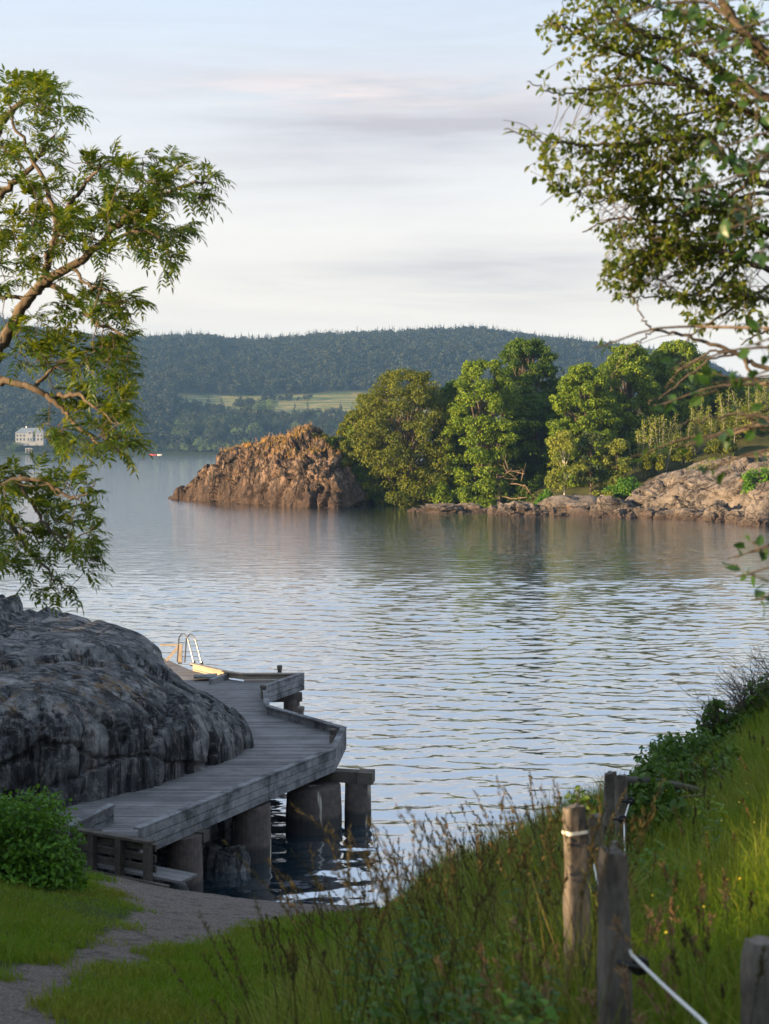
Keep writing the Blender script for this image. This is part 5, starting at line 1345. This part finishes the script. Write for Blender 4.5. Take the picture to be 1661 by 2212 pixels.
# ------------------------------------------------------------------ framing trees
def ash_frame():
    r = np.random.default_rng(90); Y0 = 15.0; bx = -7.2; base = np.array([bx, 15.2, float(gz(bx, 15.2)) - .2])
    root = empty('ash_tree', base, 'large ash tree leaning in from the left with feathery leaves', 'tree'); tm = MB(); lf = MB()
    tk = curve([(bx, 15.2, base[2]), (bx + .1, 15.2, 4.5), (bx + .25, 15.1, 7.5), (bx + .2, 15.2, 11), (bx + .5, 15.2, 14.5)], 16); tm.tube(tk - base, np.linspace(.34, .10, 16), 12)
    br = []

    def limb(L, r0, r1, Ya=15.0, Yb=15.0):
        n = len(L); P = [W(u, v, Ya + (Yb - Ya) * i / (n - 1)) for i, (u, v) in enumerate(L)]; c = curve(P, 6 * n); c += r.normal(0, .012, c.shape); tm.tube(c - base, np.linspace(r0, r1, len(c)), 8); br.append(c)
    limb([(-640, 1000), (-300, 960), (-60, 850), (0, 748), (60, 650), (97, 608), (150, 575), (205, 538), (262, 478), (330, 432), (400, 402), (455, 392)], .085, .012, 15.2, 14.6)
    limb([(97, 608), (103, 560), (120, 500), (108, 420), (62, 330), (25, 250), (10, 190)], .045, .008, 15, 15.3); limb([(120, 500), (160, 430), (205, 372), (222, 335)], .03, .007, 15, 14.5)
    limb([(95, 612), (150, 638), (200, 690), (262, 722), (280, 760)], .035, .006, 15, 14.3); limb([(-620, 700), (-200, 560), (-60, 480), (0, 420), (60, 370), (120, 290)], .10, .01, 15.6, 15.4)
    limb([(-620, 640), (-200, 420), (-40, 330), (10, 260), (60, 215), (120, 240)], .09, .008, 15.8, 15.7); limb([(-560, 900), (-200, 850), (-40, 822), (0, 822), (60, 832), (112, 862), (152, 902), (190, 940), (240, 968), (275, 962)], .055, .007, 15, 14.4)
    limb([(72, 835), (110, 800), (165, 768), (235, 745)], .025, .005, 14.9, 15.2); limb([(112, 862), (160, 852), (205, 880), (255, 918)], .03, .005, 14.8, 14.2); limb([(-560, 1120), (-200, 1100), (-40, 1075), (0, 1052), (42, 1034), (102, 1045), (160, 1078), (207, 1042)], .055, .006, 14.6, 14.2)
    limb([(42, 1034), (90, 1120), (150, 1162), (205, 1140)], .02, .004, 14.5, 14.2); limb([(-560, 1180), (-60, 1120), (0, 1110), (60, 1182), (112, 1240), (146, 1282)], .045, .004, 14.6, 14.4); limb([(90, 1120), (140, 1180), (205, 1212)], .014, .004, 14.4, 14.1)
    limb([(0, 640), (60, 640), (97, 612)], .02, .03, 15.2, 15.0); limb([(205, 538), (290, 500), (350, 520), (372, 580)], .022, .005, 14.8, 14.5); limb([(150, 575), (190, 610), (250, 640), (285, 690)], .02, .005, 14.9, 14.6); limb([(262, 478), (300, 400), (310, 345)], .02, .004, 14.9, 14.8); limb([(330, 432), (380, 370), (400, 350)], .016, .004, 14.7, 14.6)
    A = np.vstack(br)
    ell = [(40, 270, 105, 95, 60), (45, 200, 55, 45, 16), (95, 240, 60, 50, 18), (20, 400, 100, 100, 50), (150, 430, 110, 80, 55), (262, 395, 95, 70, 46), (300, 350, 70, 25, 16), (395, 395, 70, 40, 26), (340, 460, 80, 50, 34), (235, 500, 110, 50, 40), (90, 505, 100, 70, 46), (365, 555, 26, 45, 14), (330, 510, 40, 30, 12),
           (215, 645, 70, 38, 26), (240, 715, 50, 60, 30), (150, 625, 60, 40, 16), (20, 560, 50, 60, 18), (90, 705, 70, 40, 24), (170, 765, 95, 36, 36), (258, 760, 30, 55, 16), (90, 765, 60, 40, 18), (215, 850, 60, 52, 36), (250, 910, 36, 55, 20), (135, 885, 45, 50, 20), (190, 948, 85, 30, 26), (260, 955, 25, 25, 8),
           (50, 1040, 60, 36, 22), (160, 1045, 55, 28, 18), (50, 1110, 75, 60, 36), (150, 1130, 62, 42, 26), (50, 1195, 65, 60, 30), (160, 1200, 50, 36, 18), (115, 1258, 36, 26, 10), (10, 1010, 30, 25, 8), (-60, 500, 60, 300, 30), (-60, 1120, 60, 120, 20)]
    tips = []
    for cx, cy, rx, ry, n in ell:
        for _ in range(int(n * .62)):
            q = r.uniform(0, 6.283); s = r.uniform(0, 1) ** .42 * 1.06; tips.append(W(cx + math.cos(q) * s * rx, cy + math.sin(q) * s * ry, 14.9 + r.normal(0, .7)))
    tips = np.array(tips); near = np.array([((A - t) ** 2).sum(1).min() for t in tips]); pool = [A]
    for t in tips[np.argsort(near)]:
        A = np.vstack(pool); i = int(np.argmin(((A - t) ** 2).sum(1))); a = A[i]; m = (a + t) / 2 + r.normal(0, .05, 3) + np.array([0, 0, -.03])
        L_ = np.linalg.norm(a - t)
        if L_ > .9: continue
        tw = curve([a, m, t], 6); tm.tube(tw - base, np.linspace(.004 + .005 * min(L_, 1), .003, 6), 4, False); pool.append(tw[3:])
        out = unit(t - a + np.array([.25, -.1, .05]))
        for k in range(r.integers(3, 6)):
            d = unit(out * .8 + .75 * rand_dirs(1, r)[0] + np.array([0, 0, .1])); Lr = r.uniform(.15, .25); s = np.linspace(0, 1, 7)[:, None]; rc = t + d * Lr * s + np.array([0, 0, -1]) * (Lr * .28 * s ** 2)
            tg = unit(np.gradient(rc, axis=0)); sd = unit(np.cross(tg, np.array([0, 0, 1.]) + .2 * r.normal(0, 1, 3))); nn = np.cross(sd, tg)
            q = np.vstack([rc[1:6], rc[1:6], rc[6:7]]); dr = np.vstack([sd[1:6] + tg[1:6] * .75, -sd[1:6] + tg[1:6] * .75, tg[6:7]]) + r.normal(0, .08, (11, 3)) + np.array([0, 0, -.06]); nv = np.vstack([nn[1:6], nn[1:6], nn[6:7]]) + r.normal(0, .25, (11, 3))
            L = r.uniform(.075, .105, 11); add_leaves(lf, q - base, dr, nv, L, L * .27, 'lance', droop=.2)
    tm.build('trunk', M['bark'], root, True); lf.build('crown', M['ash_leaf'], root)


ash_frame()


def aspen_frame():
    r = np.random.default_rng(91); bx = 4.9; by = 9.6; base = np.array([bx, by, float(gz(bx, by)) - .2]); root = empty('aspen_tree', base, 'slender leaved tree arching in from the right with small oval leaves', 'tree'); tm = MB(); lf = MB()
    tk = curve([base, (bx + .1, by, 8), (bx - .1, by - .2, 11), (bx - .3, by - .3, 14)], 14); tm.tube(tk - base, np.linspace(.2, .07, 14), 10); main = []

    def limb(L, r0, r1, Ya=9.0, Yb=8.6, keep=True):
        n = len(L); P = [W(u, v, Ya + (Yb - Ya) * i / (n - 1)) for i, (u, v) in enumerate(L)]; c = curve(P, 7 * n); c += r.normal(0, .006, c.shape); tm.tube(c - base, np.linspace(r0, r1, len(c)), 7); main.append(c) if keep else None; return c
    limb([(2000, 400), (1800, 260), (1661, 130), (1622, 88), (1572, 23), (1540, -40)], .05, .02); limb([(2000, 330), (1661, 215), (1508, 122), (1439, 92), (1362, 57), (1310, 10), (1280, -30)], .032, .005); limb([(2000, 470), (1700, 300), (1622, 245), (1500, 187), (1427, 141), (1330, 110), (1240, 70), (1200, 50)], .03, .004, 9.2, 8.8)
    limb([(2000, 560), (1700, 420), (1599, 367), (1527, 298), (1427, 306), (1301, 313), (1198, 306), (1090, 278)], .028, .003, 9, 8.3); limb([(1530, 295), (1446, 352), (1370, 401), (1310, 430), (1250, 450)], .012, .003, 8.9, 8.5); limb([(1500, 187), (1400, 180), (1300, 190), (1210, 205), (1140, 175)], .013, .003, 8.9, 8.4)
    limb([(2000, 640), (1700, 520), (1600, 470), (1500, 460), (1420, 480), (1340, 470), (1260, 500)], .025, .004, 9.2, 8.7); limb([(2000, 760), (1700, 660), (1600, 640), (1500, 650), (1420, 600)], .018, .003, 9, 8.7); limb([(1600, 470), (1520, 560), (1440, 520), (1350, 560)], .012, .003, 9, 8.6); limb([(2000, 500), (1661, 420), (1560, 440), (1450, 430), (1380, 440)], .018, .003, 9.1, 8.8); limb([(1661, 215), (1560, 230), (1450, 250), (1360, 230)], .014, .003, 9.0, 8.7); limb([(2000, 640), (1661, 500), (1560, 520), (1480, 590), (1380, 610)], .015, .003, 9.2, 8.9)
    limb([(2000, 720), (1700, 600), (1600, 560), (1500, 540), (1400, 560), (1330, 590), (1295, 605)], .025, .003, 9.1, 8.5); limb([(1600, 560), (1540, 620), (1470, 640), (1400, 640), (1320, 640)], .012, .003, 9, 8.6)
    limb([(1700, 600), (1620, 640), (1560, 680), (1500, 720), (1480, 740)], .014, .003, 9, 8.7); limb([(1661, 330), (1580, 420), (1480, 400), (1390, 340), (1320, 370), (1230, 420), (1185, 395)], .013, .003, 8.8, 8.4); limb([(1661, 90), (1500, 40), (1400, 10), (1320, -20)], .015, .004, 9.3, 9.0); limb([(1700, 700), (1640, 720), (1600, 745)], .012, .004, 9, 8.9)
    poly = [(1190, -60), (1186, 40), (1150, 60), (1180, 110), (1125, 150), (1132, 205), (1215, 225), (1270, 215), (1240, 270), (1090, 268), (1085, 285), (1130, 360), (1190, 410), (1225, 440), (1235, 465), (1275, 470), (1285, 510), (1310, 545), (1286, 590), (1312, 640), (1360, 655), (1410, 640), (1470, 660), (1490, 720), (1520, 735), (1560, 700), (1600, 740), (1661, 760), (1760, 780), (1760, -60)]
    holes = [(1330, 455, 45, 30), (1180, 230, 40, 14), (1440, 600, 40, 20), (1640, 590, 40, 30), (1290, 250, 30, 14), (1400, 30, 25, 18), (1380, 520, 26, 16), (1250, 345, 18, 12)]

    def leaves_on(c, gap, l0=.047):
        L = np.linalg.norm(np.diff(c, axis=0), axis=1).sum(); n = max(int(L / gap), 1); t = r.uniform(.1, 1, n); q = np.stack([np.interp(t, np.linspace(0, 1, len(c)), c[:, a]) for a in range(3)], 1)
        u, v = to_uv(q); ok = in_poly(u, v, poly)
        for hx, hy, ha, hb in holes: ok &= ((u - hx) / ha) ** 2 + ((v - hy) / hb) ** 2 > 1
        q = q[ok]; n = len(q)
        if n == 0: return
        tg = unit(c[-1] - c[0]); d = unit(tg * .4 + rand_dirs(n, r) + np.array([0, 0, -.35])); l = l0 * r.uniform(.65, 1.25, n)
        add_leaves(lf, q + d * .012 - base, d, rand_dirs(n, r) + np.array([0, -.1, .5]), l, l * r.uniform(.42, .6, n), 'ovate', fold=.12, droop=.2)
    for c in main:
        u, v = to_uv(c); n = int(np.linalg.norm(np.diff(c, axis=0), axis=1).sum() / .036)
        for _ in range(n):
            i = r.integers(2, len(c)); s = c[i]; us, vs_ = to_uv(s[None])
            if us[0] > 1790: continue
            tg = unit(c[min(i + 1, len(c) - 1)] - c[i - 1]); d = unit(tg * .8 + .75 * rand_dirs(1, r)[0] + np.array([-.1, 0, -.12])); L = r.uniform(.12, .5)
            tw = curve([s, s + d * L * .5 + r.normal(0, .02, 3), s + d * L + np.array([0, 0, -.10 * L])], 7); ue, ve = to_uv(tw[-1:])
            if not in_poly(ue, ve, poly)[0] and r.uniform() < .985: continue
            tm.tube(tw - base, np.linspace(.0035, .0015, 7), 3, False); leaves_on(tw, .027)
            for _ in range(2):
                if r.uniform() < .6:
                    s2 = tw[r.integers(2, 6)]; d2 = unit(d + .9 * rand_dirs(1, r)[0]); L2 = L * r.uniform(.3, .7); t2 = curve([s2, s2 + d2 * L2 * .5, s2 + d2 * L2 + np.array([0, 0, -.05])], 5); u3, v3 = to_uv(t2[-1:])
                    if not in_poly(u3, v3, poly)[0]: continue
                    tm.tube(t2 - base, np.linspace(.0025, .0012, 5), 3, False); leaves_on(t2, .027)
    for c in main: leaves_on(c[len(c) // 2:], .04)
    # the long bare arching branch low on the right with a few leaves
    for L, r0, r1, Ya in [([(1900, 860), (1661, 795), (1595, 765), (1523, 738), (1454, 719), (1412, 713), (1388, 686), (1364, 636)], .016, .003, 8.0), ([(1412, 713), (1380, 740), (1345, 775), (1320, 815)], .005, .002, 8.0), ([(1900, 930), (1661, 840), (1600, 770), (1540, 760), (1470, 800), (1440, 840)], .012, .003, 7.6), ([(1595, 765), (1530, 780), (1440, 850), (1400, 870)], .008, .002, 7.9), ([(1900, 1000), (1661, 905), (1560, 900), (1500, 910), (1440, 930)], .01, .002, 7.4), ([(1800, 960), (1661, 930), (1590, 880), (1560, 860)], .008, .002, 7.3)]:
        limb(L, r0, r1, Ya, Ya - .3, False)
    tm.build('trunk', M['bark'], root, True); lf.build('crown', M['aspen_leaf'], root)


aspen_frame()


def near_sprays():
    """a second tree on the right, close to the camera, whose leaf sprays hang in from the edge"""
    r = np.random.default_rng(92); bx, by = 2.75, 4.6; base = np.array([bx, by, float(gz(bx, by)) - .1]); root = empty('alder_tree', base, 'dark leaved young tree close on the right, leaves hanging in from the frame edge', 'tree'); tm = MB(); lf = MB()
    tk = curve([base, (bx + .05, by, 8.2), (bx, by, 10), (bx - .1, by - .1, 11.5)], 12); tm.tube(tk - base, np.linspace(.06, .02, 12), 8)
    sp = [(1490, 30, 55, 60, 4.6, 26), (1335, 45, 26, 20, 4.8, 8), (1425, 125, 28, 20, 5.0, 8), (1540, 115, 40, 50, 4.5, 12), (1610, 60, 60, 60, 4.3, 18), (1630, 200, 50, 80, 4.2, 26), (1560, 320, 50, 50, 4.6, 18), (1640, 340, 50, 70, 4.2, 26), (1510, 410, 45, 30, 4.8, 16), (1610, 450, 60, 60, 4.3, 30), (1560, 500, 40, 20, 4.6, 8), (1650, 540, 30, 40, 4.4, 12),
          (1310, 745, 22, 16, 6.6, 7), (1480, 790, 40, 26, 6.2, 12), (1600, 820, 60, 30, 5.8, 16), (1640, 740, 30, 40, 5.6, 12), (1530, 850, 30, 20, 6.2, 6), (1440, 870, 30, 26, 6.4, 7), (1620, 900, 40, 30, 5.8, 12), (1490, 960, 30, 20, 6.2, 8), (1560, 940, 30, 30, 6.0, 8), (1390, 980, 16, 14, 6.4, 5), (1540, 1010, 24, 20, 6.0, 7), (1640, 980, 24, 20, 5.8, 5),
          (1640, 1190, 36, 30, 6.4, 14), (1620, 1240, 46, 26, 6.4, 16), (1650, 1290, 24, 26, 6.4, 10), (1600, 1200, 26, 20, 6.4, 6)]
    sp = [(a, b, c, d, max(e, 5.2), max(3, int(f * .6))) for a, b, c, d, e, f in sp]
    for cx, cy, rx, ry, Y, n in sp:
        c0 = W(cx, cy, Y); e = W(cx + 170 + rx, cy - 40, Y + .1); tm.tube(curve([e, (e + c0) / 2 + np.array([0, 0, .03]), c0, c0 + (c0 - e) * .15], 8) - base, np.linspace(.007, .002, 8), 5, False)
        q = np.array([W(cx + r.normal(0, .5) * rx, cy + r.normal(0, .5) * ry, Y + r.normal(0, .12)) for _ in range(n)])
        for k in range(n): tm.tube(np.array([c0 + (q[k] - c0) * t for t in (0, .5, 1)]) - base, [.002, .0015, .001], 3, False)
        d = unit(unit(q - c0) * .7 + rand_dirs(n, r) * .8 + np.array([-.2, 0, -.25])); l = .062 * r.uniform(.7, 1.25, n)
        add_leaves(lf, q - base, d, rand_dirs(n, r) + np.array([0, -.2, .6]), l, l * .6, 'ovate', fold=.12, droop=.15)
        tm.tube(curve([tk[min(int(np.clip((e[2] - 7) * 2.5, 1, 11)), 11)], (tk[5] + e) / 2, e], 6) - base, np.linspace(.012, .007, 6), 5, False)
    tm.build('trunk', M['bark'], root, True); lf.build('crown', M['near_leaf'], root)


near_sprays()

# ------------------------------------------------------------------ air
HAZE = 0.00012


def haze():
    mb = MB(); x0, x1, y0, y1, z0, z1 = -3600, 3600, -140, 3600, -3.0, 240.
    mb.box(((x0 + x1) / 2, (y0 + y1) / 2, (z0 + z1) / 2), (x1 - x0, y1 - y0, z1 - z0)); m = bpy.data.materials.new('air'); m.use_nodes = True; t = m.node_tree; t.nodes.clear()
    o = t.nodes.new('ShaderNodeOutputMaterial'); v = t.nodes.new('ShaderNodeVolumePrincipled'); v.inputs['Color'].default_value = (.30, .58, 1.0, 1); v.inputs['Density'].default_value = HAZE; v.inputs['Anisotropy'].default_value = 0.1
    t.links.new(v.outputs[0], o.inputs['Volume']); tag(mb.build('haze', m), 'pale blue haze in the air over the water', 'haze', kind='stuff')


haze()

# ------------------------------------------------------------------ light, sky, camera
SUN = Vector((-.88, -.47, 0)).normalized(); EL = math.radians(9.0)
SUN = Vector((SUN.x * math.cos(EL), SUN.y * math.cos(EL), math.sin(EL)))


def world():
    w = bpy.data.worlds.new('World'); SC.world = w; w.use_nodes = True; t = w.node_tree; t.nodes.clear()
    k = N.__new__(N); k.t = t; k.out = t.nodes.new('ShaderNodeOutputWorld')
    sky = k.n('ShaderNodeTexSky', _sky_type='NISHITA', _sun_disc=False, _sun_elevation=EL, _sun_rotation=math.atan2(SUN.x, SUN.y), _altitude=0, _air_density=1.0, _dust_density=1.6, _ozone_density=1.5).outputs[0]
    g = k.n('ShaderNodeTexCoord').outputs['Generated']; sx = k.n('ShaderNodeSeparateXYZ', Vector=g); z = sx.outputs[2]
    zz = k.math('MAXIMUM', z, .03)
    pl = k.n('ShaderNodeCombineXYZ', X=k.math('DIVIDE', sx.outputs[0], zz), Y=k.math('DIVIDE', sx.outputs[1], zz)).outputs[0]
    st = k.n('ShaderNodeMapping', Vector=g, Scale=(2.2, 2.2, 22), Rotation=(0, .03, 0)).outputs[0]
    c1 = k.noise(st, 1.5, 7, .55, .35)
    wisps = k.ramp(c1, [(.46, 0.), (.66, 1.)])
    fine = k.noise(k.n('ShaderNodeMapping', Vector=g, Scale=(6, 6, 60)).outputs[0], 1.6, 6, .6, .2)
    veil = k.ramp(z, [(0., .95), (.12, .93), (.34, .82), (.6, .88)])
    # high veil of thin cloud: cream low down, pale blue above; grey violet streaks in it
    vc = k.ramp(z, [(0., (6.7, 6.05, 5.35)), (.13, (6.4, 5.95, 5.5)), (.25, (6.0, 6.0, 6.15)), (.5, (4.2, 4.8, 5.8)), (1., (2.6, 3.4, 4.8))]) if False else None
    s = k.n('ShaderNodeMapRange', Value=z, i1=.0, i2=.32).outputs[0]
    vc = k.mix(k.ramp(s, [(.3, 0.), (1., 1.)]), (7.2, 6.5, 5.6), (4.9, 5.65, 6.7))
    vc = k.mix(k.ramp(z, [(.33, 0.), (.60, 1.)]), vc, (4.8, 6.0, 7.8))

    def band(zc, zw, xc, xw):        # a long streak of cloud at one height of the sky
        a = k.math('DIVIDE', k.math('SUBTRACT', z, zc), zw); b = k.math('DIVIDE', k.math('SUBTRACT', sx.outputs[0], xc), xw)
        return k.math('POWER', 2.718, k.math('MULTIPLY', k.math('ADD', k.math('MULTIPLY', a, a), k.math('MULTIPLY', b, b)), -1.0))
    b1 = k.math('ADD', k.math('ADD', band(.225, .030, .03, .15), k.math('MULTIPLY', band(.115, .022, .12, .22), .75)), k.math('MULTIPLY', wisps, .35))
    b1 = k.math('MULTIPLY', b1, k.ramp(k.noise(st, 2.4, 7, .6, .4), [(.30, .25), (.62, 1.)]), clamp=True)
    vc = k.mix(k.math('MULTIPLY', b1, .85), vc, (3.75, 3.45, 3.65))
    b2 = k.math('MULTIPLY', band(.242, .012, -.02, .12), k.ramp(fine, [(.40, 0.), (.60, 1.)]), clamp=True)
    vc = k.mix(k.math('MULTIPLY', b2, .8), vc, (7.0, 5.9, 5.5))
    col = k.mix(veil, sky, vc)
    bg = k.n('ShaderNodeBackground', Color=col, Strength=.0505); t.links.new(bg.outputs[0], k.out.inputs['Surface'])


world()
sd = bpy.data.lights.new('sun', 'SUN'); sd.energy = 5.0; sd.angle = math.radians(.5); sd.color = (1., .70, .38)
so = bpy.data.objects.new('sun', sd); C.objects.link(so); so.rotation_euler = SUN.to_track_quat('Z', 'Y').to_euler(); so.location = (-50, -20, 60)

cd = bpy.data.cameras.new('camera'); cd.lens = 50; cd.sensor_width = 36; cd.sensor_fit = 'AUTO'; cd.shift_y = (V0 - 1106) / 2212; cd.clip_start = .1; cd.clip_end = 9000
cd.dof.use_dof = True; cd.dof.focus_distance = 70; cd.dof.aperture_fstop = 3.6
co = bpy.data.objects.new('camera', cd); C.objects.link(co); co.location = (0, 0, CAMH); co.rotation_euler = (math.pi / 2, 0, 0); SC.camera = co
SC.view_settings.view_transform = 'Standard'; SC.view_settings.look = 'None'; SC.view_settings.exposure = 1.72; SC.view_settings.gamma = 1
SC.cycles.use_denoising = True; SC.cycles.max_bounces = 6; SC.cycles.diffuse_bounces = 3; SC.cycles.glossy_bounces = 3; SC.cycles.transmission_bounces = 4; SC.cycles.volume_bounces = 0
